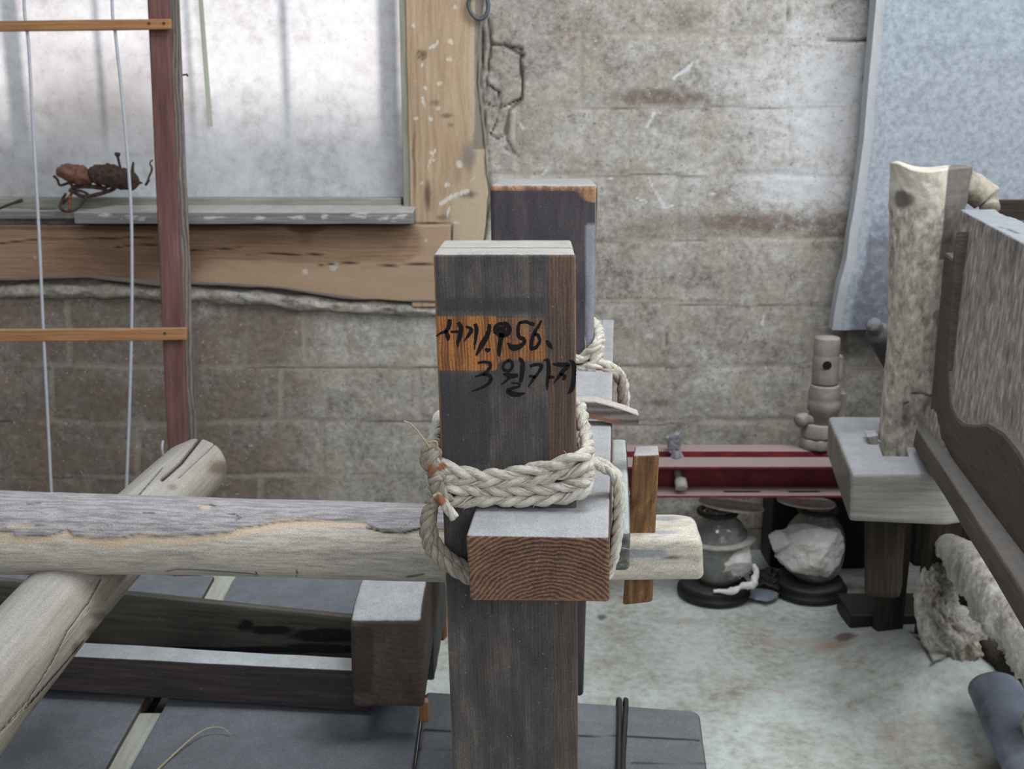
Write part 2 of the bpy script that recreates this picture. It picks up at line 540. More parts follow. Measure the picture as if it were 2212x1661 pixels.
MAT['barklog'] = wood('weathered_barked_log_wood', (lin(134, 128, 122), lin(184, 177, 167), lin(218, 209, 196)), ringmix=0.0, patch=0.4, pscale=24, streak=0.12, dust=0.2, fine=220, dlo=0.2, dhi=1.0, dvar=0.2, bump=0.6,
    over=[('bark', (lin(118, 115, 119), lin(160, 157, 160)), 22, 0.25, 0.42, 0.58, 0.92), ('cream', lin(200, 178, 152), 34, 1.5, 0.4, 1.0, 0.75)])
MAT['log'] = wood('smooth_weathered_log_wood', (lin(112, 105, 95), lin(150, 143, 131), lin(178, 171, 158)), ringmix=0.05, patch=0.5, pscale=8, streak=0.05, dust=0.35, dlo=0.2, dhi=1.0, dvar=0.2, bump=0.4,
    over=[('stain', lin(104, 82, 66), 14, 0.5, 0.4, 0.9, 0.75), ('cream', lin(200, 186, 156), 20, 0.5, 0.5, 0.9, 0.6)])
MAT['tenon'] = wood('pale_tenon_wood', (lin(146, 142, 138), lin(200, 193, 180), lin(226, 218, 200)), rings=60, ringmix=0.1, pith=(0.0, -0.12), patch=0.5, pscale=40, streak=0.2, fine=260, dust=0.0,
    over=[('bark', lin(146, 150, 164), 20, 0.6, 0.4, 0.7, 0.8)])
MAT['block'] = wood('dusty_end_block_wood', (lin(66, 56, 52), lin(88, 76, 70), lin(112, 98, 90)), rings=100, ringmix=0.15, patch=0.6, dust=0.95, dustc=lin(184, 188, 190), dlo=0.55, dhi=0.9, over=[('stain', lin(52, 46, 46), 12, 0.5, 0.35, 0.7, 0.6)])
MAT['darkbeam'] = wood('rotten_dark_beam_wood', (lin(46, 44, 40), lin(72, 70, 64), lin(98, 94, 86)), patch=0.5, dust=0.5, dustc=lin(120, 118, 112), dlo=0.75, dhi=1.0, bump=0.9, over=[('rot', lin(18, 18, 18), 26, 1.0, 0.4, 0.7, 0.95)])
MAT['darkrail'] = wood('dusty_dark_rail_wood', (lin(48, 42, 46), lin(64, 57, 60), lin(88, 78, 76)), dust=1.0, dustc=lin(188, 194, 198), dlo=0.5, dhi=0.8)
MAT['board'] = wood('dusty_platform_board_wood', (lin(60, 54, 52), lin(84, 76, 72), lin(110, 100, 92)), dust=1.0, dustc=lin(122, 127, 134), dlo=0.4, dhi=0.7, streak=0.04, over=[])
MAT['lath'] = wood('cream_painted_lath_wood', (lin(150, 150, 138), lin(184, 188, 174), lin(204, 206, 192)), dust=0.2, patch=0.5, over=[('stain', lin(120, 130, 122), 30, 0.7, 0.3, 0.8, 0.6)])
MAT['sill'] = wood('grey_dusty_sill_timber_wood', (lin(66, 64, 66), lin(90, 88, 90), lin(118, 116, 116)), dust=0.9, dustc=lin(130, 133, 138), dlo=0.4, dhi=0.8)
MAT['red'] = wood('red_brown_painted_wood', (lin(84, 58, 56), lin(112, 80, 76), lin(136, 102, 96)), patch=0.5, pscale=14, over=[('worn', lin(120, 108, 98), 30, 0.6, 0.4, 0.9, 0.7)], dust=0.3)
MAT['slat'] = wood('orange_slat_wood', (lin(126, 88, 58), lin(164, 118, 80), lin(190, 146, 106)), dust=0.6, dustc=lin(186, 168, 150))
MAT['frame'] = wood('orange_pine_frame_wood', (lin(146, 122, 100), lin(172, 148, 122), lin(190, 168, 142)), patch=0.5, pscale=12, streak=0.08, rings=70, ringmix=0.2, pith=(0.01, 0.02), dust=0.4,
    over=[('pale', lin(182, 167, 144), 12, 0.8, 0.3, 0.75, 0.8), ('dirt_shade', lin(92, 76, 66), 20, 0.7, 0.35, 0.9, 0.85), ('paint', lin(208, 206, 200), 130, 2.4, 0.5, 1.0, 0.8), ('grey', lin(128, 120, 112), 30, 0.5, 0.35, 0.7, 0.9)])
MAT['lintel'] = wood('brown_pine_beam_wood', (lin(106, 84, 68), lin(142, 114, 92), lin(170, 142, 118)), patch=0.55, pscale=5, streak=0.06, dust=0.3,
    over=[('pale', lin(170, 146, 122), 10, 0.8, 0.35, 0.75, 0.8), ('dirt_shade', lin(84, 62, 52), 16, 0.6, 0.35, 0.9, 0.8), ('paint', lin(190, 188, 182), 130, 2.0, 0.5, 1.0, 0.7), ('grey', lin(118, 110, 106), 20, 0.4, 0.35, 0.7, 0.9)])
MAT['winframe'] = wood('pale_window_frame_wood', (lin(112, 112, 100), lin(140, 140, 128), lin(166, 166, 154)), dust=0.3, patch=0.5)
MAT['sillboard'] = wood('grey_window_sill_wood', (lin(92, 90, 88), lin(124, 122, 118), lin(150, 148, 144)), dust=0.8, dustc=lin(190, 186, 182), over=[('paint', lin(196, 196, 198), 90, 1.6, 0.5, 0.8, 0.8)])
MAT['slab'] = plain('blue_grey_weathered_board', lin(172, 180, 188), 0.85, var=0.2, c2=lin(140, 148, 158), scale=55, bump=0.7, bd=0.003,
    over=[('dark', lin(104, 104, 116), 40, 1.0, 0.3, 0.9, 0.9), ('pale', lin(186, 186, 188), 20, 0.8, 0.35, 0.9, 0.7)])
MAT['oldlog'] = wood('clay_smeared_log_wood', (lin(112, 105, 98), lin(180, 172, 160), lin(226, 219, 205)), ringmix=0.0, pz=0.6, patch=0.8, pscale=52, streak=0.7, bump=1.0, fine=90, over=[('clay', lin(204, 198, 184), 60, 1.6, 0.4, 0.8, 0.85), ('bark', lin(86, 78, 76), 30, 0.6, 0.35, 0.65, 0.85)])
MAT['rblock'] = wood('grey_notched_block_wood', (lin(116, 112, 108), lin(148, 144, 140), lin(174, 170, 166)), patch=0.5, pscale=14, dust=0.9, dustc=lin(178, 180, 186), over=[('stain', lin(98, 84, 74), 14, 0.6, 0.3, 0.8, 0.7)])
MAT['panel'] = wood('mottled_dark_panel_wood', (lin(98, 94, 96), lin(156, 150, 146), lin(216, 208, 198)), patch=0.8, pz=0.55, pscale=48, streak=0.7, fine=90, ringmix=0.0, dust=1.0, dustc=lin(150, 156, 163), bump=1.0, over=[('dark', lin(82, 76, 78), 14, 0.9, 0.35, 0.8, 0.8)])
MAT['rail'] = wood('dark_wavy_rail_wood', (lin(66, 60, 56), lin(84, 77, 71), lin(104, 96, 89)), rings=130, ringmix=0.12, pith=(0.05, 0.2), dust=0.5, dustc=lin(140, 138, 136))
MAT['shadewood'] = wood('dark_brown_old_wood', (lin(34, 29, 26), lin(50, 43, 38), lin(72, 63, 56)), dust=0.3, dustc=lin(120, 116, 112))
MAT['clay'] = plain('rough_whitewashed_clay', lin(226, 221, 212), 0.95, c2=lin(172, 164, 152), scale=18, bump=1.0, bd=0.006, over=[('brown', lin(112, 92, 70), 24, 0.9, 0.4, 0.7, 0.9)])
MAT['mud'] = plain('pale_mud', lin(178, 170, 152), 0.95, c2=lin(132, 124, 112), scale=25, bump=0.8, bd=0.004)
MAT['redsteel'] = plain('dusty_red_painted_steel', lin(138, 46, 54), 0.6, c2=lin(96, 34, 40), scale=20, bump=0.2, dust=0.9, dustc=lin(164, 148, 147), spec=0.4)
MAT['dustysteel'] = plain('dust_covered_grey_steel', lin(150, 142, 134), 0.85, c2=lin(118, 110, 104), scale=18, bump=0.5, bd=0.002, dust=0.5, dustc=lin(172, 166, 160))
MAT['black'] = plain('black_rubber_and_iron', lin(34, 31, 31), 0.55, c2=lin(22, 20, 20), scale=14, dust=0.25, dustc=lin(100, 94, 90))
MAT['hole'] = plain('black_bore', lin(14, 13, 13), 0.9, var=0.1)
MAT['iron'] = plain('dull_grey_iron', lin(96, 102, 110), 0.5, metal=0.5, var=0.4, scale=60)
MAT['rust'] = plain('rusty_iron', lin(92, 66, 54), 0.85, c2=lin(46, 40, 38), scale=90, bump=0.8, bd=0.002)
MAT['wire'] = plain('galvanised_wire', lin(196, 198, 208), 0.5, metal=0.15, var=0.25, scale=200)
MAT['lid'] = plain('dusty_grey_lid', lin(186, 182, 176), 0.8, c2=lin(150, 146, 142), scale=30)
MAT['paper'] = plain('crumpled_grey_plastic_sheet', lin(236, 234, 230), 0.45, c2=lin(196, 190, 184), scale=14, bump=0.9, bd=0.008, spec=0.5)
MAT['bag'] = plain('crumpled_grey_bag', lin(160, 158, 166), 0.6, c2=lin(112, 108, 112), scale=50)
MAT['amber'] = plain('rusty_orange_stopper', lin(150, 100, 60), 0.6, c2=lin(84, 54, 36), scale=60)
MAT['tile'] = plain('blue_grey_ceramic_tile', lin(118, 126, 142), 0.6, c2=lin(74, 80, 92), scale=16, dust=0.3, dustc=lin(150, 156, 166))
MAT['ink'] = plain('black_ink', lin(24, 23, 28), 0.7, var=0.3, scale=80, spec=0.2)
MAT['straw'] = plain('dry_straw', lin(190, 176, 150), 0.8, var=0.3, scale=200)
MAT['lint'] = plain('white_lint', lin(222, 222, 220), 0.9, var=0.1)

def rope_mat(name, a, c, d, brown=0.0):
    b = NB(name)
    bc = b.attr('bc').outputs['Vector']
    st = b.mapv(bc, (1, 1, 0.06))
    n1 = b.noise(st, 1900, 4, 0.7)
    n2 = b.noise(bc, 60, 3, 0.6)
    f = b.math('ADD', b.math('MULTIPLY', n1, 0.7), b.math('MULTIPLY', n2, 0.3))
    col = b.ramp(f, [(0.33, a), (0.5, c), (0.66, d)])
    col = b.mix(b.rng(b.attr('brown').outputs['Fac'], 0.3, 0.7), col, lin(150, 104, 74))
    b.pbsdf(col, 0.9, b.bump(n1, 0.9, 0.0008), spec=0.15)
    return b.m
MAT['rope'] = rope_mat('straw_rope', lin(104, 97, 88), lin(204, 198, 186), lin(240, 235, 224))
MAT['ropedark'] = rope_mat('brown_straw_rope', lin(78, 70, 62), lin(158, 148, 136), lin(204, 194, 180))

def glass_mat():
    b = NB('dusty_glass')
    bc = b.attr('bc').outputs['Vector']
    g = b.n('ShaderNodeBsdfPrincipled')
    g.inputs['Base Color'].default_value = lin(205, 212, 208)
    g.inputs['Roughness'].default_value = 0.12
    g.inputs['Transmission Weight'].default_value = 0.9
    g.inputs['IOR'].default_value = 1.45
    d = b.n('ShaderNodeBsdfDiffuse'); d.inputs[0].default_value = lin(170, 168, 160)
    m = b.n('ShaderNodeMixShader')
    b.L.new(b.rng(b.noise(bc, 16, 5, 0.7), 0.35, 0.75, 0.1, 0.6), m.inputs[0])
    b.L.new(g.outputs[0], m.inputs[1]); b.L.new(d.outputs[0], m.inputs[2])
    b.L.new(m.outputs[0], b.out.inputs[0])
    return b.m
MAT['glass'] = glass_mat()

def sheet_mat():
    """milky plastic sheet over the window: part translucent, part diffuse"""
    b = NB('milky_window_sheet')
    bc = b.attr('bc').outputs['Vector']
    n = b.noise(bc, 26, 8, 0.75)
    n2 = b.noise(bc, 4, 4, 0.6)
    f = b.math('ADD', b.math('MULTIPLY', n, 0.6), b.math('MULTIPLY', n2, 0.4))
    col = b.ramp(f, [(0.34, lin(182, 178, 178)), (0.5, lin(218, 217, 219)), (0.66, lin(238, 237, 238))])
    spk = b.rng(b.noise(bc, 120, 3, 0.6), 0.66, 0.75)
    col = b.mix(b.math('MULTIPLY', spk, 0.55), col, lin(128, 116, 106))
    col = b.mix(b.attr('dirt_shade').outputs['Fac'], col, lin(120, 104, 94))
    t = b.n('ShaderNodeBsdfTranslucent'); b.L.new(col, t.inputs[0])
    d = b.n('ShaderNodeBsdfDiffuse'); b.L.new(col, d.inputs[0])
    bp = b.bump(n, 0.4, 0.002); b.L.new(bp, d.inputs[2])
    m = b.n('ShaderNodeMixShader'); m.inputs[0].default_value = 0.5
    b.L.new(d.outputs[0], m.inputs[1]); b.L.new(t.outputs[0], m.inputs[2])
    b.L.new(m.outputs[0], b.out.inputs[0])
    return b.m
MAT['sheet'] = sheet_mat()

def wall_mat():
    b = NB('mud_brick_wall')
    bc = b.attr('bc').outputs['Vector']
    n1 = b.noise(bc, 9, 8, 0.7)
    n2 = b.noise(bc, 48, 10, 0.78)
    n3 = b.noise(bc, 2.2, 3, 0.5)
    f = b.math('ADD', b.math('MULTIPLY', n1, 0.36), b.math('ADD', b.math('MULTIPLY', n2, 0.48), b.math('MULTIPLY', n3, 0.16)))
    col = b.ramp(f, [(0.40, lin(114, 105, 99)), (0.47, lin(153, 147, 139)), (0.53, lin(171, 166, 158)), (0.60, lin(198, 193, 184))])
    col = b.mix(b.math('MULTIPLY', b.rng(b.noise(bc, 7, 4, 0.6), 0.5, 0.65), 0.35), col, lin(170, 152, 128))
    # darker bricks, and the shade painted over the low left wall
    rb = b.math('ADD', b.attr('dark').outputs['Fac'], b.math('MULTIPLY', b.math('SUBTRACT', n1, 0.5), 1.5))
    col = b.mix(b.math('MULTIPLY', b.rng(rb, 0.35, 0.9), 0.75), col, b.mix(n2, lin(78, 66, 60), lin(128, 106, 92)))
    # smeared mortar
    j = b.math('ADD', b.attr('joint').outputs['Fac'], b.math('MULTIPLY', b.math('SUBTRACT', n2, 0.5), 0.8))
    col = b.mix(b.math('MULTIPLY', b.rng(j, 0.35, 0.85), 0.5), col, lin(168, 160, 147))
    # whitewash, flaking
    ww = b.math('ADD', b.attr('white').outputs['Fac'], b.math('MULTIPLY', b.math('SUBTRACT', b.noise(bc, 38, 10, 0.8), 0.5), 2.2))
    col = b.mix(b.math('MULTIPLY', b.rng(ww, 0.12, 1.0), 0.95), col, lin(206, 206, 208))
    sp = b.rng(b.noise(bc, 90, 3, 0.5), 0.66, 0.71)
    col = b.mix(b.math('MULTIPLY', sp, 0.6), col, lin(214, 206, 190))
    dk = b.rng(b.noise(bc, 70, 4, 0.6), 0.32, 0.4, 1.0, 0.0)
    col = b.mix(b.math('MULTIPLY', dk, 0.5), col, lin(92, 80, 70))
    col = b.mix(b.attr('crack').outputs['Fac'], col, lin(44, 36, 30))
    h = b.math('ADD', b.math('MULTIPLY', n2, 0.6), b.math('MULTIPLY', n1, 0.8))
    b.pbsdf(col, 0.95, b.bump(h, 0.8, 0.006), spec=0.1)
    return b.m
MAT['wall'] = wall_mat()
def floor_mat():
    b = NB('bare_cement_floor')
    bc = b.attr('bc').outputs['Vector']
    n1 = b.noise(bc, 5, 8, 0.65)
    n2 = b.noise(bc, 40, 6, 0.7)
    f = b.math('ADD', b.math('MULTIPLY', n1, 0.65), b.math('MULTIPLY', n2, 0.35))
    col = b.ramp(f, [(0.34, lin(146, 142, 130)), (0.46, lin(176, 179, 171)), (0.6, lin(198, 207, 204))])
    br = b.rng(b.noise(bc, 3.3, 6, 0.7, 0.6), 0.54, 0.72)
    col = b.mix(b.math('MULTIPLY', br, 0.55), col, lin(164, 136, 112))
    bl = b.rng(b.noise(bc, 20, 4, 0.6), 0.63, 0.72)
    col = b.mix(b.math('MULTIPLY', bl, 0.6), col, lin(136, 146, 150))
    st = b.math('ADD', b.attr('stain').outputs['Fac'], b.math('MULTIPLY', b.math('SUBTRACT', n2, 0.5), 0.8))
    col = b.mix(b.math('MULTIPLY', b.rng(st, 0.35, 0.8), 0.8), col, lin(76, 66, 58))
    sr = b.math('ADD', b.attr('ochre').outputs['Fac'], b.math('MULTIPLY', b.math('SUBTRACT', n2, 0.5), 0.8))
    col = b.mix(b.math('MULTIPLY', b.rng(sr, 0.35, 0.8), 0.6), col, lin(168, 130, 104))
    col = b.mix(b.attr('crack').outputs['Fac'], col, lin(60, 52, 46))
    b.pbsdf(col, 0.9, b.bump(f, 0.5, 0.004), spec=0.15)
    return b.m
MAT['floor'] = floor_mat()

# ================================================================== THE SETTING
YW = 3.6
def Zw(py): return P(1106, py, YW)[2]
def Xw(px, py=500): return P(px, py, YW)[0]
# ---- back wall of mud bricks (one grid, brick relief in the mesh)
def build_wall():
    xs = np.concatenate([np.linspace(-4.2, -1.75, 60)[:-1], np.arange(-1.75, 1.95, 0.006), np.linspace(1.95, 4.2, 60)])
    zs = np.concatenate([np.arange(-0.05, 1.9, 0.006), np.linspace(1.9, 4.3, 70)])
    X, Z = np.meshgrid(xs, zs)
    n0, n1 = X.shape
    v = np.stack([X.ravel(), np.full(X.size, YW), Z.ravel()], 1)
    px, py = proj(v)
    q = v.copy()
    wob = 9 * fbm(q * [1, 0, 1], 2.6, 4, 5)
    rows = [-330, -80 - 150, -80, 74, 232, 378, 519, 656, 790, 910, 1030, 1140, 1240]
    verts = [[1500, 900], [300, 1020, 1700], [560, 1380, 2050], [1257, 1700], [1120, 1707, 2050], [1460, 1900], [1110, 1575, 1780, 2140], [150, 660, 1376, 1830], [112, 608, 905, 1450, 1740], [300, 695, 1180, 1500, 1790], [190, 565, 880, 1340, 1620], [400, 800, 1290, 1700], [200, 700, 1500]]
    joint = np.zeros(len(v)); crack = np.zeros(len(v)); dep = np.zeros(len(v)); bid = np.zeros(len(v))
    pyw = py + wob + 4 * fbm(q * [1, 0, 1], 9.0, 2, 9)
    pxw = px + 6 * fbm(q * [1, 0, 1], 6.0, 3, 8)
    for r, yj in enumerate(rows):
        d = np.abs(pyw - yj)
        joint = np.maximum(joint, np.clip(1.2 - d / 11, 0, 1) * np.clip(0.75 + 0.9 * fbm(q * [1, 0, 1], 5, 3, 60 + r), 0, 1))
        th = fbm(q * [1, 0, 1], 2.6, 3, 40 + r)
        crack = np.maximum(crack, np.clip(1 - np.abs(pyw - yj - 3) / (2.2 + 2.5 * np.clip(th, 0, 1)), 0, 1) * sstep(-0.15, 0.25, th) * 0.7)
        if r + 1 < len(rows):
            inrow = (pyw > yj) & (pyw <= rows[r + 1])
            for x in verts[r]:
                dx = np.abs(pxw - x)
                joint = np.where(inrow, np.maximum(joint, np.clip(1.2 - dx / 11, 0, 1)), joint)
                tv = sstep(-0.1, 0.3, fbm(q * [1, 0, 1], 3.0, 3, 80 + r))
                crack = np.where(inrow, np.maximum(crack, np.clip(1 - np.abs(pxw - x + 4) / 2.5, 0, 1) * tv * 0.35), crack)
                bid = np.where(inrow & (pxw > x), bid + 1.7, bid)
            bid = np.where(inrow, bid + 7.3 * r, bid)
    tone = np.sin(bid * 12.9898) * 43758.5
    tone = tone - np.floor(tone)
    face = 1 - 0.5 * sstep(0.1, 0.9, joint)
    dep = 0.005 * joint - 0.004 * tone
    dark = (tone - 0.5) * 0.35 * face
    # left wall's shade painted in low down; patches of brown on the right
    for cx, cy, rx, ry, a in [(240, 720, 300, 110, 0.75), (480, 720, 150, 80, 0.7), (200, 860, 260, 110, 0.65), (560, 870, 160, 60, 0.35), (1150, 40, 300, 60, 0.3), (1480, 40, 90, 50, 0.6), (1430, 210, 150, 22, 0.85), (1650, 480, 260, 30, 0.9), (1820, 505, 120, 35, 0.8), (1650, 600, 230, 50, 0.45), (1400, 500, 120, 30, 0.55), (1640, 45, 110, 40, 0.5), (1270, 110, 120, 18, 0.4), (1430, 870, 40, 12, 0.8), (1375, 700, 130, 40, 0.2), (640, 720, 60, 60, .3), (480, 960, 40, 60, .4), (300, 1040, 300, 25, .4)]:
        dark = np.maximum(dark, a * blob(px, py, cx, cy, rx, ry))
    dark = np.maximum(dark, 0.78 * (1 - sstep(560, 900, px)) * (py > 600))  # shade over the low left wall, painted into the brick tone
    white = np.zeros(len(v))
    fl = np.zeros(len(v))
    for pts, w in [([(1395, 272), (1410, 245)], 6), ([(1458, 168), (1478, 156), (1492, 140)], 6), ([(1405, 383), (1412, 402)], 4), ([(1418, 415), (1434, 446), (1452, 442)], 5), ([(1375, 425), (1395, 434)], 3), ([(1308, 387), (1326, 380)], 3), ([(1124, 262), (1129, 276)], 5), ([(1650, 680), (1644, 704)], 6), ([(1170, 378), (1180, 368)], 5), ([(1530, 415), (1545, 418)], 3)]:
        fl = np.maximum(fl, np.clip(1.5 - dpoly(px + 7 * fbm(q * [1, 0, 1], 22, 2, 71), py + 7 * fbm(q * [1, 0, 1], 22, 2, 72), pts) / (w * (0.55 + 0.5 * fbm(q * [1, 0, 1], 30, 2, 70))), 0, 1))
    for cx, cy, rx, ry, a in [(1660, 300, 360, 220, 0.3), (1800, 230, 210, 210, 0.85), (1740, 400, 160, 60, 0.9), (1620, 170, 130, 60, 0.62), (1720, 60, 60, 60, 0.6), (1480, 400, 90, 50, 0.4), (1340, 330, 300, 60, 0.22), (1400, 790, 60, 40, .3), (430, 660, 60, 50, .35), (1140, 390, 200, 16, 0.35)]:
        white = np.maximum(white, a * blob(px, py, cx, cy, rx, ry))
    white = np.maximum(white, 1.15 * fl)
    def d(*pts): return dpoly(px + 3 * fbm(q, 14, 2, 3), py, pts)
    for pts, w in [([(1056, 40), (1060, 95), (1100, 100), (1128, 105), (1125, 130), (1130, 195), (1126, 215), (1098, 240), (1094, 300), (1110, 330)], 4.0),
                   ([(1060, 95), (1052, 180), (1056, 225), (1080, 235), (1126, 212)], 3.0), ([(1052, 180), (1078, 200), (1082, 232)], 3.0),
                   ([(1078, 235), (1075, 260), (1060, 290), (1075, 300), (1092, 290)], 2.4), ([(1045, 40), (1040, 180), (1052, 290), (1058, 430), (1045, 520)], 3.5),
                   ([(1785, 86), (1830, 90), (1880, 86)], 4.0), ([(1090, 97), (1130, 120)], 6.0), ([(1096, 250), (1090, 285)], 5.5), ([(1092, 320), (1120, 338)], 3),
                   ([(1700, 0), (1702, 60)], 1.2), ([(1440, 720), (1437, 770)], 1.6), ([(1870, 160), (1868, 178)], 4)]:
        c = np.clip(1.25 - d(*pts) / (w * (0.75 + 0.5 * fbm(q * [1, 0, 1], 16, 2, 31))), 0, 1) * np.clip(0.75 + 0.6 * fbm(q * [1, 0, 1], 10, 2, 33), 0.2, 1)
        crack = np.maximum(crack, c)
        dep = np.maximum(dep, 0.018 * c)
    # fallen patch of clay between post and first brick
    dep += 0.006 * box(px, py, 1062, 100, 1126, 235, 4)
    y = YW + dep + 0.004 * fbm(q, 7, 3, 21) + 0.0022 * fbm(q, 35, 3, 22)
    v[:, 1] = y
    ix = np.arange(n0 * n1).reshape(n0, n1)
    a, b, c, e = ix[:-1, :-1], ix[:-1, 1:], ix[1:, 1:], ix[1:, :-1]
    f = np.stack([a, b, c, e], -1).reshape(-1, 4)
    cen = (v[f[:, 0]] + v[f[:, 2]]) / 2
    hole = (cen[:, 0] > -2.35) & (cen[:, 0] < WX1 + 0.01) & (cen[:, 2] > WZ0 - 0.02) & (cen[:, 2] < 2.45)
    f = f[~hole]
    used = np.unique(f)
    remap = -np.ones(len(v), dtype=np.int64); remap[used] = np.arange(len(used))
    bcoord = v.copy()
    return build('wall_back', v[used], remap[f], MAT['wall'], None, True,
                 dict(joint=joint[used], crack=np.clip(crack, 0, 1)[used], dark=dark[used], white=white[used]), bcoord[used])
WX1 = Xw(893, 300)
WZ0 = Zw(440)
tag(build_wall(), kind='structure')
# hidden back leaf of the wall keeps daylight out around the window
for nm, b8 in (('wall_outer_low', (-4.2, 4.2, 3.66, 3.86, -0.05, WZ0 - 0.03)), ('wall_outer_right', (WX1 + 0.02, 4.2, 3.66, 3.86, WZ0 - 0.03, 4.3)),
               ('wall_outer_left', (-4.2, -2.36, 3.66, 3.86, WZ0 - 0.03, 4.3)), ('wall_outer_top', (-2.36, WX1 + 0.02, 3.66, 3.86, 2.46, 4.3))):
    tag(hexa(nm, cuboid8(*b8), MAT['wall'], res=0.5, r=0.0, amp=0), kind='structure')

# ---- floor
def build_floor():
    xs = np.concatenate([np.linspace(-4.2, -0.4, 30)[:-1], np.arange(-0.4, 1.7, 0.008), np.linspace(1.7, 4.2, 20)])
    ys = np.concatenate([np.linspace(-2.5, 2.0, 30)[:-1], np.arange(2.0, 3.62, 0.008)])
    X, Y = np.meshgrid(xs, ys)
    v = np.stack([X.ravel(), Y.ravel(), np.zeros(X.size)], 1)
    px, py = proj(v)
    v[:, 2] = 0.006 * fbm(v, 2.5, 3, 4) - 0.004
    # mound of cement at the hearth foot
    m = np.exp(-(((v[:, 0] - 1.16) / 0.22) ** 2 + ((v[:, 1] - 2.72) / 0.22) ** 2))
    v[:, 2] += 0.10 * m
    def d(*pts): return dpoly(px, py, pts)
    cr = np.zeros(len(v))
    for pts, w in [([(1962, 1400), (1985, 1450), (2010, 1492)], 3), ([(1990, 1455), (2040, 1450), (2090, 1462)], 3.2), ([(2050, 1390), (2046, 1430)], 4), ([(2005, 1490), (2045, 1484)], 2.5)]:
        cr = np.maximum(cr, np.clip(1.2 - d(*pts) / w, 0, 1))
    st = np.maximum(0.9 * blob(px, py, 1825, 1385, 26, 14), 0.8 * blob(px, py, 1300, 1330, 14, 8))
    st = np.maximum(st, 1.0 * blob(px, py, 2200, 1680, 90, 60))
    oc = np.maximum(0.8 * blob(px, py, 1800, 1402, 60, 14), 0.6 * blob(px, py, 1480, 1340, 70, 10))
    oc = np.maximum(oc, 0.55 * box(px, py, 1640, 1375, 1900, 1400, 10))
    ix = np.arange(X.size).reshape(X.shape)
    f = np.stack([ix[:-1, :-1], ix[:-1, 1:], ix[1:, 1:], ix[1:, :-1]], -1).reshape(-1, 4)
    return build('floor', v, f, MAT['floor'], None, True, dict(crack=cr, stain=st, ochre=oc))
tag(build_floor(), kind='structure')

# ---- timber beside the window (pillar) and the beam under it
def pil_right(py): return np.interp(py, [0, 40, 180, 290, 430, 520, 660], [1050, 1044, 1038, 1050, 1057, 1046, 1050])
def pil_attrs(which):
    def g(fn): return lambda v, px, py: fn(px + 4 * fbm(v, 20, 2, 2), py)
    dots = [(973, 90, 7), (968, 128, 6), (945, 235, 5), (930, 258, 6), (983, 15, 5), (892, 56, 5), (950, 180, 6), (913, 140, 4), (898, 256, 5), (912, 395, 5), (990, 355, 9), (935, 345, 5), (966, 400, 6), (920, 190, 5), (930, 330, 4)]
    def paint(px, py):
        r = np.zeros(len(px))
        for x, y, s in dots: r = np.maximum(r, np.clip(1.6 - np.hypot(px - x, py - y) / s, 0, 1))
        for pts, w in [([(928, 104), (940, 98), (944, 90)], 4), ([(925, 360), (935, 335), (940, 322)], 3), ([(950, 440), (975, 425), (1010, 412)], 6), ([(1018, 390), (1026, 384)], 4), ([(970, 448), (965, 470)], 3), ([(912, 210), (918, 230)], 4), ([(980, 480), (990, 482)], 4)]:
            r = np.maximum(r, np.clip(1.5 - dpoly(px, py, pts) / w, 0, 1))
        return r
    def dirt_shade(px, py):
        r = 0.9 * blob(px, py, 924, 420, 10, 40)
        for x, y, a, b2 in [(912, 118, 9, 12), (940, 222, 16, 10), (965, 250, 22, 8), (1010, 420, 26, 12), (895, 350, 6, 130), (958, 470, 20, 10), (975, 270, 10, 8)]:
            r = np.maximum(r, 0.75 * blob(px, py, x, y, a, b2))
        return r
    return dict(paint=g(paint), dirt_shade=g(dirt_shade),
                pale=g(lambda px, py: np.maximum(0.8 * sstep(985, 1030, px), 0.75 * blob(px, py, 1010, 460, 60, 110))),
                grey=g(lambda px, py: sstep(1016, 1034, px) * (py < 320) * 0.9 + 0.7 * blob(px, py, 1010, 340, 24, 40)),
                crack=g(lambda px, py: np.maximum.reduce([np.clip(1.1 - dpoly(px, py, [(1034, 40), (1032, 180), (1044, 290), (1055, 420), (1045, 540)]) / 2.2, 0, 1),
                                                          np.clip(1.1 - dpoly(px, py, [(890, 480), (976, 484), (977, 520)]) / 2.5, 0, 1),
                                                          0.8 * np.clip(1.1 - np.abs(np.hypot((px - 912) / 1.0, (py - 118) / 1.1) - 9) / 2.0, 0, 1)])))
def pil_shape(p, L):
    # irregular right edge following the log the timber was cut from
    z = p[:, 2] + Zw(660)
    py = np.interp(z, [Zw(y) for y in range(660, -700, -20)], list(range(660, -700, -20)))
    tgt = np.interp(py, [-700, 0, 40, 180, 290, 430, 520, 660], [1056, 1050, 1044, 1038, 1050, 1057, 1046, 1050])
    w = (tgt - 888) / (1060 - 888.0)
    q = p.copy()
    q[:, 0] = p[:, 0] * w
    return q
zt = Zw(-640)
o = hexa('trim_1', cuboid8(Xw(888), Xw(1060), YW - 0.035, YW + 0.12, Zw(660), zt), MAT['frame'], res=0.006, r=0.006, amp=0.003, fr=10, seed=4, attrs=pil_attrs(1), shape=pil_shape, off=(0.0, 0, 0.3))
tag(o, kind='structure')
def lin_bot(py0): pass
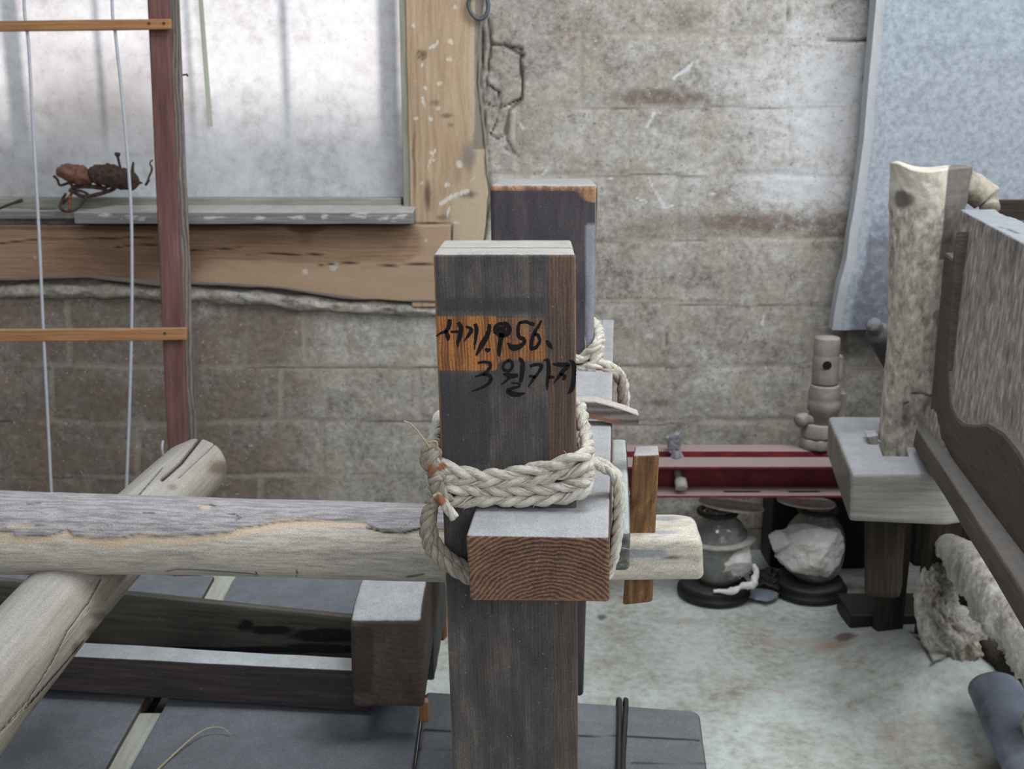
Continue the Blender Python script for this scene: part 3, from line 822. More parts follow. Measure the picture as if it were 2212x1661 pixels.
def lintel():
    x0, x1 = Xw(-600), Xw(976)
    ztop, zbot = Zw(483), Zw(645)
    bx = np.array([-600, 0, 190, 270, 345, 412, 560, 620, 720, 800, 980]); by = np.array([600, 604, 598, 606, 615, 612, 618, 624, 640, 645, 648])
    def shape(p, L):
        q = p.copy()
        X = x0 + p[:, 0]
        px = np.interp(X, [Xw(k) for k in range(-600, 1001, 50)], list(range(-600, 1001, 50)))
        zb = np.interp(px, bx, [Zw(k) for k in by]) + 0.004 * fbm(np.stack([X, X * 0, X * 0], 1), 12, 2, 3)
        w = (zb - zbot)
        q[:, 2] = w + p[:, 2] * (1 - w / L[2])
        return q
    def g(fn): return lambda v, px, py: fn(px, py + 3 * fbm(v, 8, 2, 2))
    return hexa('trim_2', cuboid8(x0, x1, YW - 0.042, YW + 0.12, zbot, ztop), MAT['lintel'], res=0.007, r=0.007, amp=0.003, fr=12, seed=8, long=0, shape=shape,
        attrs=dict(crack=g(lambda px, py: np.maximum.reduce([np.clip(1.2 - dpoly(px, py, pts) / 2.0, 0, 1) for pts in
                   [[(0, 526), (90, 515), (170, 516), (330, 512)], [(412, 540), (520, 535)], [(530, 549), (700, 548)], [(690, 572), (775, 567)], [(780, 576), (945, 570)], [(250, 533), (340, 528)], [(975, 485), (976, 560)]]])),
                   pale=g(lambda px, py: sstep(545, 575, py) * 0.7 * sstep(380, 470, px) + 0.8 * sstep(860, 930, px) + 0.3 * sstep(570, 600, py)),
                   dirt_shade=g(lambda px, py: 0.75 * blob(px, py, 300, 560, 220, 60) + 0.6 * box(px, py, -50, 480, 890, 500, 8) + 0.6 * blob(px, py, 660, 510, 30, 40)),  # long strip is the sill's cast shadow, painted into the beam colour
                   paint=g(lambda px, py: np.maximum.reduce([np.clip(1.5 - np.hypot(px - x, py - y) / s, 0, 1) for x, y, s in [(75, 556, 6), (722, 576, 12), (660, 586, 8), (920, 520, 5)]])),
                   grey=g(lambda px, py: sstep(0, 12, py - np.interp(px, [0, 190, 345, 420, 620, 800, 980], [600, 592, 606, 606, 618, 646, 650]) + 6) * 0.8)))
tag(lintel(), kind='structure')
# mortar bed under the beam, slumped
def bed():
    x0, x1 = Xw(-600), Xw(1060)
    return log('trim_3', [(x0, YW + 0.0, Zw(640)), (Xw(0), YW, Zw(628)), (Xw(260), YW, Zw(628)), (Xw(520), YW, Zw(640)), (Xw(800), YW, Zw(664)), (x1, YW, Zw(668))], [0.02, 0.024, 0.024, 0.02], MAT['wall'], nu=24, n=300, amp=0.5, seed=12, ell=(1.0, 1.4),
               attrs=dict(joint=lambda v, a, b: v[:, 0] * 0 + 0.4, dark=lambda v, px, py: 0.45 * (1 - sstep(500, 800, px))))  # same leftward shade painted onto the mortar bed
tag(bed(), kind='structure')

# ---- window_1: milky sheet, frame, sill board, outside bars
win = thing('window_1', (Xw(400), YW, WZ0), None, None)
tag(win, kind='structure')
xL = -2.34
def sheetgrid():
    xs = np.arange(xL, WX1, 0.02); zs = np.arange(WZ0 + 0.0, 2.44, 0.02)
    X, Z = np.meshgrid(xs, zs)
    v = np.stack([X.ravel(), np.full(X.size, YW + 0.045), Z.ravel()], 1)
    v[:, 1] += 0.004 * fbm(v, 4, 3, 6)
    px, py = proj(v)
    ix = np.arange(X.size).reshape(X.shape)
    f = np.stack([ix[:-1, :-1], ix[:-1, 1:], ix[1:, 1:], ix[1:, :-1]], -1).reshape(-1, 4)
    dirt_shade = np.maximum(0.45 * blob(px, py, 230, 230, 150, 90), 0.25 * blob(px, py, 40, 380, 130, 70))
    return build('window_pane', v, f, MAT['sheet'], win, True, dict(dirt_shade=dirt_shade))
sheetgrid()
def bx(name, x0, x1, y0, y1, z0, z1, mat, parent=None, res=0.03, r=0.003, amp=0.0012, seed=1, long=2, **kw):
    return hexa(name, cuboid8(x0, x1, y0, y1, z0, z1), mat, parent, res=res, r=r, amp=amp, seed=seed, long=long, **kw)
bx('window_frame', Xw(875), WX1 + 0.012, YW - 0.03, YW + 0.06, WZ0 - 0.01, 2.44, MAT['winframe'], win, seed=3)
bx('window_frame', xL, Xw(869), YW - 0.012, YW + 0.06, WZ0 - 0.015, WZ0 + 0.018, MAT['winframe'], win, seed=4, long=0)
bx('window_frame', xL, WX1 + 0.012, YW - 0.03, YW + 0.06, 2.42, 2.46, MAT['winframe'], win, seed=5, long=0)
bx('window_frame', xL - 0.02, xL + 0.03, YW - 0.03, YW + 0.06, WZ0 - 0.01, 2.44, MAT['winframe'], win, seed=6)
a0, a1 = P(455, 0, YW + 0.036), P(447, 262, YW + 0.036)
hexa('glazing_strip', [P(449, 272, 3.632), P(460, 272, 3.632), P(449, 272, 3.64), P(460, 272, 3.64), P(424, -60, 3.632), P(434, -60, 3.632), P(424, -60, 3.64), P(434, -60, 3.64)], MAT['lath'], win, res=0.02, r=0.001, amp=0.0004)
# lattice bars outside the sheet
for px, w in ((-260, 46), (56, 36), (238, 12), (430, 8), (632, 15), (852, 40), (-120, 16)):
    x = P(px, 150, YW + 0.1)[0]; ww = w / F * 3.6 / 2
    bx('window_bar', x - ww, x + ww, YW + 0.15, YW + 0.175, WZ0 - 0.01, 2.44, MAT['winframe'], win, res=0.2, seed=px & 7)
# sill board
def sill():
    zt_ = Zw(441)
    zf = P(0, 459, YW - 0.12)[2]
    zb = P(0, 484, YW - 0.12)[2]
    xa = P(158, 470, YW - 0.12)[0]; xb = P(893, 470, YW - 0.12)[0]
    c8 = [(xa, YW - 0.12, zb), (xb, YW - 0.12, zb), (xa + 0.01, YW + 0.0, zb), (xb, YW, zb), (xa, YW - 0.12, zf), (xb, YW - 0.12, zf), (xa + 0.1, YW, zt_), (xb, YW, zt_)]
    def paint(v, px, py):
        r = np.zeros(len(px))
        for x, y, a, b2 in [(780, 465, 30, 9), (840, 472, 30, 8), (640, 470, 30, 7), (700, 468, 12, 9), (560, 470, 20, 5), (300, 470, 60, 8), (220, 465, 30, 8), (460, 470, 40, 5), (868, 468, 16, 10)]:
            r = np.maximum(r, 0.75 * blob(px, py, x, y, a, b2))
        return r
    return hexa('window_sill', c8, MAT['sillboard'], win, res=0.006, r=0.004, amp=0.003, fr=30, seed=9, long=0, attrs=dict(paint=paint))
sill()
bx('window_sill', xL, P(200, 470, 3.55)[0], YW - 0.045, YW, Zw(470), Zw(452), MAT['sillboard'], win, seed=11, long=0, res=0.01)

# added unseen blocker outside: its top edge shades the lower half of the sheet
yw = bx('sun_blocker', -1.88, 3, 4.75, 4.95, -0.05, 2.20, MAT['wall'], None, res=0.4, r=0.01)
tag(yw, kind='structure')
tag(bx('sun_blocker_low', -5, -1.88, 4.75, 4.95, -0.05, 1.86, MAT['wall'], None, res=0.4, r=0.01), kind='structure')

# ================================================================== FRONT POST with the brushed writing
FY = 1.21
def Zf(py, Y=FY): return P(0, py, Y)[2]
ZT = Zf(548)
def post_x(side, z):                          # outline of the front post: leans and narrows a little
    t = (ZT - z) / ZT
    return (-0.0832 + 0.0274 * t) if side < 0 else (0.0670 + 0.024 * t)
fp = thing('upright_post', (0.015, FY + 0.06, 0), 'dark squared wooden post in front, brushed with black writing on an orange band', 'post')
c8 = [(post_x(-1, 0), FY, 0), (post_x(1, 0), FY, 0), (post_x(-1, 0), FY + 0.124, 0), (post_x(1, 0), FY + 0.124, 0),
      (post_x(-1, ZT), FY, ZT), (post_x(1, ZT), FY, ZT), (post_x(-1, ZT) + 0.003, FY + 0.124, ZT), (post_x(1, ZT) + 0.002, FY + 0.124, ZT)]
def fp_edge(v, px, py):
    l = np.interp(py, [548, 700, 1600], [937, 943, 975]); r = np.interp(py, [548, 1600], [1243, 1250])
    e = np.maximum(np.clip(1 - (px - l) / 8, 0, 1), np.clip(1 - (r - px) / 5, 0, 1)) * 0.85
    return np.maximum(e, 0.7 * np.clip(1 - (py - 548) / 6, 0, 1))
hexa('timber', c8, MAT['post'], fp, res=0.0032, resl=0.005, r=0.004, amp=0.0004, fr=40, seed=5, off=(0, 0, 0.2),
    attrs=dict(
        strip=lambda v, px, py: sstep(1180, 1190, px + 2 * fbm(v, 60, 2, 4)) * (py < 1000) * 0.95 + sstep(1180, 1195, px) * (py > 1200) * 0.55 + 0.45 * blob(px, py, 1070, 1440, 60, 130) + 0.42 * blob(px, py, 1090, 900, 90, 60) + 0.35 * blob(px, py, 1150, 620, 60, 60) + 0.35 * blob(px, py, 985, 930, 30, 90),
        orange=lambda v, px, py: np.maximum(box(px, py + 3 * fbm(v, 40, 2, 4), 940, 682, 1178, 782, 6) * (0.62 + 0.38 * sstep(1110, 1040, -px * -1) * 0 + 0.38 * (1 - sstep(1020, 1110, px)) + 0.25 * fbm(v, 26, 2, 5)), np.clip(box(px, py, 930, 682, np.maximum(1075 - 0 * py, 1000), 801, 5), 0, 1)) * 0.95 + 0.35 * box(px, py, 1175, 640, 1250, 800, 10),
        char=lambda v, px, py: 0.95 * box(px, py, 950, 640, 1180, 678, 14) + 0.8 * box(px, py, 940, 800, 1060, 1000, 12) * (px < 1060) + 0.4 * sstep(830, 900, py),
        edge=fp_edge,
        crack=lambda v, px, py: np.maximum(np.clip(1.1 - dpoly(px, py, [(1063, 1290), (1064, 1330)]) / 1.3, 0, 1) * 0.6, np.clip(1 - np.abs(v[:, 1] - FY - 0.05 - 0.002 * fbm(v, 30, 2, 2)) / 0.0025, 0, 1) * (v[:, 2] > ZT - 0.003))))

# ---- ink strokes: polylines (x, y, width) in a frame on the post face
STROKES = [
 [(320, 305, 50), (305, 400, 62), (262, 465, 50), (195, 490, 32), (135, 530, 16)], [(262, 450, 40), (292, 535, 66), (290, 592, 12)],
 [(330, 472, 34), (432, 472, 36)], [(428, 345, 50), (465, 420, 62), (452, 530, 66), (425, 610, 50), (425, 675, 16)],
 [(528, 400, 30), (600, 438, 52), (575, 505, 50), (508, 592, 16)], [(650, 365, 50), (672, 440, 58), (660, 560, 42), (642, 708, 14)],
 [(848, 370, 45), (822, 500, 62), (745, 640, 74), (668, 785, 26)], [(785, 695, 20), (818, 715, 58), (860, 698, 16)],
 [(1000, 352, 40), (935, 400, 60), (925, 465, 66), (985, 505, 74), (1072, 500, 74), (1105, 430, 66), (1062, 362, 56), (1000, 372, 50)], [(960, 430, 60), (1060, 440, 90)],
 [(1010, 490, 80), (988, 610, 62), (972, 740, 52), (975, 802, 12)],
 [(1240, 350, 40), (1335, 342, 50), (1442, 380, 52)], [(1238, 345, 40), (1222, 450, 52), (1236, 535, 56), (1292, 565, 56), (1306, 615, 50), (1232, 672, 74), (1150, 680, 84), (1080, 615, 14)],
 [(1535, 318, 22), (1492, 400, 42), (1432, 500, 52), (1402, 610, 52), (1402, 695, 54), (1468, 672, 50), (1512, 595, 42), (1488, 520, 50), (1440, 500, 40)],
 [(1598, 585, 30), (1638, 640, 62), (1676, 700, 18)],
 [(690, 885, 30), (770, 872, 36), (850, 888, 42), (842, 960, 46), (765, 1030, 40), (650, 1070, 16)],
 [(755, 1042, 30), (842, 1050, 46), (862, 1110, 52), (800, 1180, 42), (700, 1230, 28), (608, 1262, 12)],
 [(1095, 850, 36), (1035, 895, 40), (1028, 965, 40), (1098, 992, 42), (1150, 930, 42), (1130, 862, 40), (1085, 848, 34)],
 [(1030, 1030, 30), (1130, 1058, 72), (1225, 1048, 40)], [(1245, 818, 40), (1286, 900, 62), (1272, 1050, 62), (1255, 1145, 40)], [(1105, 1080, 36), (1062, 1128, 30), (1002, 1168, 12)],
 [(1135, 1150, 22), (1232, 1158, 30), (1240, 1196, 30), (1130, 1228, 46), (1088, 1262, 56), (1168, 1300, 78), (1262, 1300, 46), (1318, 1278, 12)],
 [(1380, 930, 45), (1458, 905, 42), (1532, 920, 54), (1502, 1000, 42), (1425, 1100, 42), (1355, 1208, 14)], [(1368, 1060, 36), (1455, 1070, 40)],
 [(1555, 850, 12), (1620, 855, 46), (1626, 1000, 52), (1612, 1150, 42), (1606, 1252, 10)], [(1630, 1075, 52), (1705, 1075, 30)],
 [(1685, 900, 26), (1790, 910, 64), (1892, 912, 50), (1822, 990, 62), (1768, 1060, 46), (1700, 1155, 12)], [(1778, 1030, 40), (1842, 1060, 52), (1822, 1112, 36)],
 [(1900, 845, 14), (1960, 900, 62), (1964, 1050, 62), (1952, 1180, 62), (1922, 1258, 56), (1888, 1292, 12)],
]
def writing():
    vs, fs, k = [], [], 0
    rnd = random.Random(3)
    for st in STROKES:
        a = np.array(st, dtype=float)
        n = 12 * (len(a) - 1)
        c = crom(a, n)
        w = np.clip(c[:, 2], 8, 200) / 6.144 / 2
        x = c[:, 0] / 6.144 + 920; y = c[:, 1] / 6.144 + 640
        tx, ty = np.gradient(x), np.gradient(y)
        l = np.hypot(tx, ty) + 1e-9
        nx, ny = -ty / l, tx / l
        jl = np.array([rnd.uniform(-0.7, 0.7) for _ in range(n)]); jr = np.array([rnd.uniform(-0.7, 0.7) for _ in range(n)])
        cols = [(-1.0, jl, FY + 0.0004), (-0.9, jl * 0.9, FY - 0.0006), (0.9, jr * 0.9, FY - 0.0006), (1.0, jr, FY + 0.0004)]
        for (q, jj, yy) in cols:
            for i in range(n):
                vs.append(P(x[i] + nx[i] * (q * w[i] + jj[i]), y[i] + ny[i] * (q * w[i] + jj[i]), yy))
        for r in range(3):
            for i in range(n - 1):
                fs.append((k + r * n + i, k + r * n + i + 1, k + (r + 1) * n + i + 1, k + (r + 1) * n + i))
        k += 4 * n
    return build('ink_writing', np.array(vs), fs, MAT['ink'], fp, False)
tag(writing(), label='black brushed writing on the orange band')

# ================================================================== BACK POST
BY = 1.90
zb_t = P(0, 398, BY)[2]
bp = thing('upright_post', (0.05, BY + 0.1, 0), 'second dark post behind the inscribed one, bluish grey with a dusty top', 'post')
bl, br = P(1058, 400, BY)[0], P(1292, 400, BY)[0]
zl = 0.395
br2 = P(1262, 1450, BY)[0]
c8 = [(bl + 0.01, BY, zl), (br2, BY, zl), (bl + 0.01, BY + 0.15, zl), (br2, BY + 0.15, zl), (bl, BY, zb_t), (br, BY, zb_t), (bl + 0.012, BY + 0.15, zb_t), (br, BY + 0.15, zb_t)]
hexa('timber', c8, MAT['post_back'], bp, res=0.006, r=0.008, amp=0.0008, fr=20, seed=15, off=(0, 0, 1.2),
    attrs=dict(edge=lambda v, px, py: np.maximum(0.75 * box(px, py, 1262, 480, 1290, 760, 8), np.clip(1 - np.abs(px - 1287) / 3, 0, 1) * 0.8),  # pale bluish sheen painted down the right side, with the ridge line
               orange=lambda v, px, py: np.maximum(box(px, py, 1058, 390, 1295, 412, 6) * 0.85, box(px, py, 1240, 396, 1292, 440, 8) * sstep(1220, 1292, px + (430 - py)) * 0.8)))

# ================================================================== LONG BEAM through both posts
bm = thing('cross_beam', (0.03, 1.125, 0.937), 'long squared beam with brown growth-ringed end, lashed to the inscribed post', 'beam')
YE = 1.125
def beamx(side, Y): return (-0.0487 if side < 0 else 0.1017) + (Y - YE) * 0.0905
zt_, zb_ = 1.45 - 0.438, 1.45 - 0.513
e0 = P(1016, 1298, YE); e1 = P(1316, 1302, YE); e2 = P(1005, 1155, YE); e3 = P(1316, 1160, YE)
c8 = [tuple(e0), tuple(e1), (beamx(-1, 2.35), 2.35, zb_), (beamx(1, 2.35), 2.35, zb_), tuple(e2), tuple(e3), (beamx(-1, 2.35), 2.35, zt_), (beamx(1, 2.35), 2.35, zt_)]
hexa('timber', c8, MAT['beam'], bm, res=0.0035, resl=0.008, r=0.004, amp=0.0007, fr=30, seed=7, long=1, off=(0.0, 0.0, 0.0),
    attrs=dict(edge=lambda v, px, py: 0.8 * sstep(1282, 1300, py) * (v[:, 1] < 1.14),
               crack=lambda v, px, py: np.maximum(np.clip(1.2 - dpoly(px, py, [(1127, 1302), (1125, 1258)]) / 1.6, 0, 1) * (v[:, 1] < 1.13), 0 * px)))

# ================================================================== ROPES
def strands(path, r_h, r_s, turns_per_m, k=3, nu=8, seed=1, jitter=0.12, step=0.0016, phase=0.0):
    c = crom(path, 200)
    s = np.concatenate([[0], np.cumsum(np.linalg.norm(np.diff(c, axis=0), axis=1))])
    n = max(24, int(s[-1] / step))
    t = np.linspace(0, s[-1], n)
    c = np.stack([np.interp(t, s, c[:, i]) for i in range(3)], 1)
    T, N, B = frames(c)
    parts = []
    for q in range(k):
        wob = 0.9 * fbm(np.stack([t * 1.0, t * 0 + q * 3.1, t * 0 + seed], 1), 22, 2, seed)
        a = 2 * math.pi * (turns_per_m * t + q / k) + wob + phase
        rr = r_h * (1 + jitter * fbm(np.stack([t, t * 0 + q, t * 0], 1), 70, 2, seed + 5))
        path_q = c + N * (np.cos(a) * rr)[:, None] + B * (np.sin(a) * rr)[:, None]
        rad = r_s * (1 + 0.16 * fbm(np.stack([t, t * 0 + q * 2.3, t * 0 + 4], 1), 110, 2, seed + 9))
        def rf(ph, ss, q=q):
            return 0.07 * np.sin(ph * 5 + ss * 500 + q) + 0.10 * vnoise(np.stack([np.cos(ph) * 2.5, np.sin(ph) * 2.5, ss * 90 + q * 7], 1), seed + q)
        v, f, b, _, _ = tube_vf(path_q, rad, nu, rf, True, 0.3)
        parts.append((v, f, b + np.array([q * 0.3, 0, seed * 0.7])))
    return parts
def rope_obj(name, parts, mat, parent, brown=None):
    v, f, b = merge(parts)
    at = {}
    if brown is not None:
        px, py = proj(v); at['brown'] = brown(v, px, py)
    return build(name, v, f, mat, parent, True, at, b)
def wisps(path_pts, n, L, rad, seed, parts):
    rnd = np.random.RandomState(seed)
    c = crom(path_pts, 120)
    for i in range(n):
        p = c[rnd.randint(3, 117)] + rnd.uniform(-0.004, 0.004, 3)
        d = rnd.uniform(-1, 1, 3); d[1] -= 0.5; d[2] += 0.3; d /= np.linalg.norm(d)
        e = rnd.uniform(-1, 1, 3)
        l = L * rnd.uniform(0.4, 1.2)
        pts = [p, p + d * l * 0.5 + e * l * 0.1, p + d * l + e * l * 0.35]
        v, f, b, _, _ = tube_vf(crom(pts, 8), rad, 4, None, True, 0.3)
        parts.append((v, f, b))
rp = thing('straw_rope', tuple(P(1100, 1050, 1.2)), 'pale twisted straw rope wound round the inscribed post, looped over the beam', 'rope')
RY = FY - 0.0075
bx_ = FY + 0.124 + 0.007
def wrap(front, ybk=None, lift=0.0):
    """front: pixel points left to right on the front face, then round the back of the post"""
    pts = [P(x, y, RY) for x, y in front]
    zl_, zr_ = pts[0][2], pts[-1][2]
    L = [(-0.0885, 1.345, zl_ + 0.003 + lift), (-0.0905, 1.29, zl_ + 0.003), (-0.0895, 1.23, zl_ + 0.001)]
    R = [(0.084, 1.222, zr_ + 0.001), (0.0855, 1.28, zr_ + 0.004), (0.083, 1.343, zr_ + 0.006 + lift)]
    return L + [tuple(p) for p in pts] + R
rows = [wrap([(952, 1003), (990, 1018), (1040, 1026), (1090, 1024), (1150, 1013), (1210, 1000), (1250, 988)], lift=0.012),
        wrap([(952, 1033), (1000, 1036), (1060, 1040), (1120, 1040), (1180, 1032), (1225, 1022), (1256, 1010)], lift=0.006),
        wrap([(960, 1056), (1010, 1056), (1070, 1060), (1130, 1058), (1190, 1054), (1256, 1040)]),
        wrap([(966, 1084), (1010, 1082), (1070, 1080), (1130, 1081), (1190, 1079), (1235, 1071), (1256, 1061)])]
for i, rw in enumerate(rows):
    ps = strands(rw, 0.0034, 0.0046 if i else 0.0049, (19 + i) * (1 if i % 2 == 0 else -1), k=2, nu=12, seed=11 + i, phase=i * 1.3)
    ps += strands(rw, 0.0044, 0.0016, (19 + i) * (1 if i % 2 == 0 else -1), k=4, nu=6, seed=111 + i, phase=i * 1.3 + 0.5, jitter=0.4)
    wisps(rw, 14, 0.014, 0.00025, i + 3, ps)
    back = [(-0.0885, 1.345, rw[0][2]), (0.0, 1.352, rw[0][2] + 0.004), (0.083, 1.343, rw[-1][2])]
    rope_obj('rope_turn', ps + strands(back, 0.0034, 0.0042, 20, k=2, seed=31 + i), MAT['rope'], rp,
             brown=(lambda v, px, py: 0.85 * blob(px, py, 952, 1008, 14, 10)) if i == 0 else None)
# bight rising on the right and running back
rise = [P(1262, 1066, 1.225), P(1266, 1036, 1.222), P(1264, 1000, 1.226), P(1262, 968, 1.25), P(1254, 944, 1.29), P(1235, 930, 1.34)]
rope_obj('rope_loop', strands(rise, 0.0034, 0.0036, 24, seed=41), MAT['rope'], rp)
rise2 = [P(1259, 1040, 1.236), P(1257, 1000, 1.24), P(1254, 965, 1.27), P(1245, 950, 1.31)]
rope_obj('rope_loop', strands(rise2, 0.003, 0.0033, 24, seed=42), MAT['rope'], rp)
# loop over the beam and down its right side, under it and up on the left
over = [P(1258, 1018, 1.222), P(1275, 1000, 1.232), P(1300, 1003, 1.255), P(1322, 1024, 1.262), P(1333, 1060, 1.262), P(1336, 1110, 1.262), P(1332, 1160, 1.262), P(1326, 1200, 1.262), P(1312, 1238, 1.26), P(1290, 1252, 1.25)]
over[4] = np.array([0.124, 1.262, over[4][2]]); over[3][0] = 0.119
ps = strands(over, 0.0036, 0.0037, 20, seed=51)
ps += strands([p + np.array([-0.002, -0.011, 0.001]) for p in over], 0.0030, 0.0034, 22, seed=52)
wisps(over, 20, 0.012, 0.00025, 9, ps)
rope_obj('rope_loop', ps, MAT['rope'], rp)
left = [P(940, 1082, 1.20), P(926, 1102, 1.20), P(920, 1135, 1.20), P(924, 1168, 1.20), P(938, 1196, 1.20), P(966, 1222, 1.198), P(1000, 1243, 1.196), P(1040, 1262, 1.196), P(1100, 1275, 1.197)]
ps = strands(left, 0.0037, 0.0042, 26, seed=61)
ps += strands([p + np.array([0.005, 0.006, 0.006]) for p in left], 0.0032, 0.0038, 24, seed=62)
wisps(left, 12, 0.012, 0.00025, 10, ps)
rope_obj('rope_loop', ps, MAT['ropedark'], rp)
low = [P(938, 1196, 1.2), P(965, 1213, 1.205), P(995, 1228, 1.20), P(1020, 1236, 1.196)]
rope_obj('rope_loop', strands(low, 0.0022, 0.0026, 24, seed=63), MAT['ropedark'], rp)
# hitch on the left corner
def knot():
    ps = strands([P(948, 965, 1.23), P(928, 972, 1.21), P(920, 990, 1.205), P(930, 1008, 1.20), P(946, 1004, 1.20)], 0.0035, 0.0045, 30, seed=71)
    ps += strands([P(950, 985, 1.22), P(938, 975, 1.205), P(932, 995, 1.198), P(938, 1022, 1.196), P(944, 1050, 1.197), P(940, 1078, 1.198), P(934, 1094, 1.2)], 0.0034, 0.0038, 32, seed=72)
    ps += strands([P(958, 1030, 1.2), P(944, 1030, 1.192), P(938, 1045, 1.194), P(946, 1062, 1.196), P(962, 1066, 1.2)], 0.0030, 0.0036, 34, seed=73)
    ps += strands([P(950, 1046, 1.196), P(958, 1066, 1.192), P(972, 1082, 1.194)], 0.0028, 0.0034, 30, seed=74)
    return rope_obj('knot', ps, MAT['ropedark'], rp, brown=lambda v, px, py: np.maximum(0.8 * blob(px, py, 932, 1015, 12, 16), 0.3 * blob(px, py, 945, 1050, 20, 20)))
knot()
tail = strands([P(944, 1066, 1.192), P(955, 1082, 1.186), P(968, 1100, 1.184), P(981, 1119, 1.184)], 0.0022, 0.0033, 18, seed=76)
rope_obj('rope_end', tail, MAT['rope'], rp, brown=lambda v, px, py: 1.0 * blob(px, py, 950, 1080, 14, 14))
for pts, rr in (([(928, 966), (912, 944), (898, 926), (884, 914), (873, 910)], [0.0013, 0.0011, 0.001, 0.0009, 0.0014]), ([(932, 962), (924, 952), (912, 945), (900, 942), (880, 945), (866, 958)], [0.0004] * 6),
               ([(944, 968), (944, 956), (934, 953), (928, 966)], [0.0011] * 4), ([(946, 1090), (946, 1104), (950, 1112)], [0.0004] * 3)):
    tube('loose_straw', [P(x, y, 1.2) for x, y in pts], rr, MAT['straw'], rp, n=24, nu=6)
ring = [(1232, 992), (1221, 990), (1217, 998), (1223, 1005), (1230, 1000), (1228, 991)]
tube('loose_straw', [P(x * 0.62 + 473 - 6, y * 0.62 + 377 + 6, 1.195) for x, y in ring], 0.0003, MAT['straw'], rp, n=24, nu=5)

# ---- rope on the back post
rb = thing('straw_rope', tuple(P(1300, 800, 1.88)), 'pale straw rope lashing the beam to the second, bluish post behind', 'rope')
ry = BY - 0.008
zs = lambda py: P(0, py, ry)[2]
xr = br + 0.004
for i, (ya, yb, yc) in enumerate([(775, 762, 742), (800, 790, 775), (822, 812, 808), (836, 826, 822)]):
    pts = [(bl - 0.004, BY + 0.16, zs(ya)), (bl - 0.01, BY + 0.07, zs(ya)), (bl - 0.004, ry + 0.004, zs(ya)), (0.03, ry, zs(ya)), tuple(P(1245, ya, ry)), tuple(P(1272, yb, ry - 0.002)), (xr, ry + 0.002, zs(yc)), (xr + 0.006, BY + 0.07, zs(yc) + 0.01), (xr - 0.004, BY + 0.158, zs(yc) + 0.012)]
    ps = strands(pts, 0.0042, 0.005, 17, seed=81 + i, step=0.003)
    wisps(pts, 16, 0.02, 0.0004, 20 + i, ps)
    rope_obj('rope_turn', ps, MAT['rope'], rb)
up = [P(1262, 820, ry - 0.005), P(1280, 790, ry - 0.008), P(1290, 765, ry - 0.002), P(1296, 742, BY + 0.01), P(1294, 722, BY + 0.05), P(1288, 712, BY + 0.12)]
rope_obj('rope_loop', strands(up, 0.0045, 0.005, 18, seed=91, step=0.003), MAT['rope'], rb)
dn = [P(1262, 815, ry - 0.012), P(1295, 808, ry - 0.012), P(1322, 806, ry - 0.01), P(1337, 815, ry), P(1343, 835, ry + 0.004), P(1346, 858, ry + 0.004), P(1343, 885, ry + 0.004), P(1335, 905, ry + 0.004)]
rope_obj('rope_loop', strands(dn, 0.0045, 0.005, 18, seed=92, step=0.003), MAT['ropedark'], rb)
dn2 = [P(1268, 795, ry - 0.01), P(1300, 788, ry - 0.008), P(1325, 796, ry + 0.004), P(1342, 815, ry + 0.02), P(1349, 840, ry + 0.024), P(1350, 872, ry + 0.024), P(1344, 900, ry + 0.024)]
ps = strands(dn2, 0.0042, 0.0046, 18, seed=93, step=0.003); wisps(dn2, 14, 0.02, 0.0004, 33, ps)
rope_obj('rope_loop', ps, MAT['rope'], rb)

# ================================================================== WEDGE on the beam
WY = 1.545
wd_ = [(1150, 882), (1245, 868), (1286, 866), (1320, 876), (1352, 884), (1381, 897), (1381, 919), (1345, 918), (1312, 914), (1280, 905), (1250, 902), (1150, 902)]
pl = [P(x, y, WY) for x, y in wd_]
c0 = []
def wedge():
    xs = [1150, 1245, 1286, 1320, 1352, 1381]
    top = [878, 867, 866, 876, 885, 897]; bot = [902, 903, 906, 915, 918, 919]
    v, n = [], len(xs)
    X = np.linspace(1150, 1380, 60)
    T_ = np.interp(X, xs, top) + 1.2 * np.array([float(fbm(np.array([[x / 40., 0, 0]]), 1, 2, 3)[0]) for x in X]); B_ = np.interp(X, xs, bot)
    sec = []
    for x, t, b_ in zip(X, T_, B_):
        a, c = P(x, t, WY), P(x, b_, WY)
        sec.append([a + [0, 0.0015, 0.0], a + [0, 0.024, 0.001], c + [0, 0.026, 0.001], c + [0, 0.0, 0.0], (a + c) / 2, a + [0, 0, -0.0015]])
    v = np.array(sec).reshape(-1, 3)
    k = 6
    fs = [(i * k + j, i * k + (j + 1) % k, (i + 1) * k + (j + 1) % k, (i + 1) * k + j) for i in range(len(X) - 1) for j in range(k)]
    fs += [tuple(range(k))[::-1], tuple((len(X) - 1) * k + j for j in range(k))]
    px, py = proj(v)
    bc = np.stack([v[:, 1], v[:, 2], v[:, 0]], 1)
    o = build('wooden_wedge', v, fs, MAT['wedge'], None, False, dict(orange=0.9 * (py > np.interp(px, xs, bot) - 1.5) * (px < 1340)), bc)
    return tag(o, 'grey flat wooden wedge lying across the beam between the two posts', 'wedge')
wedge()

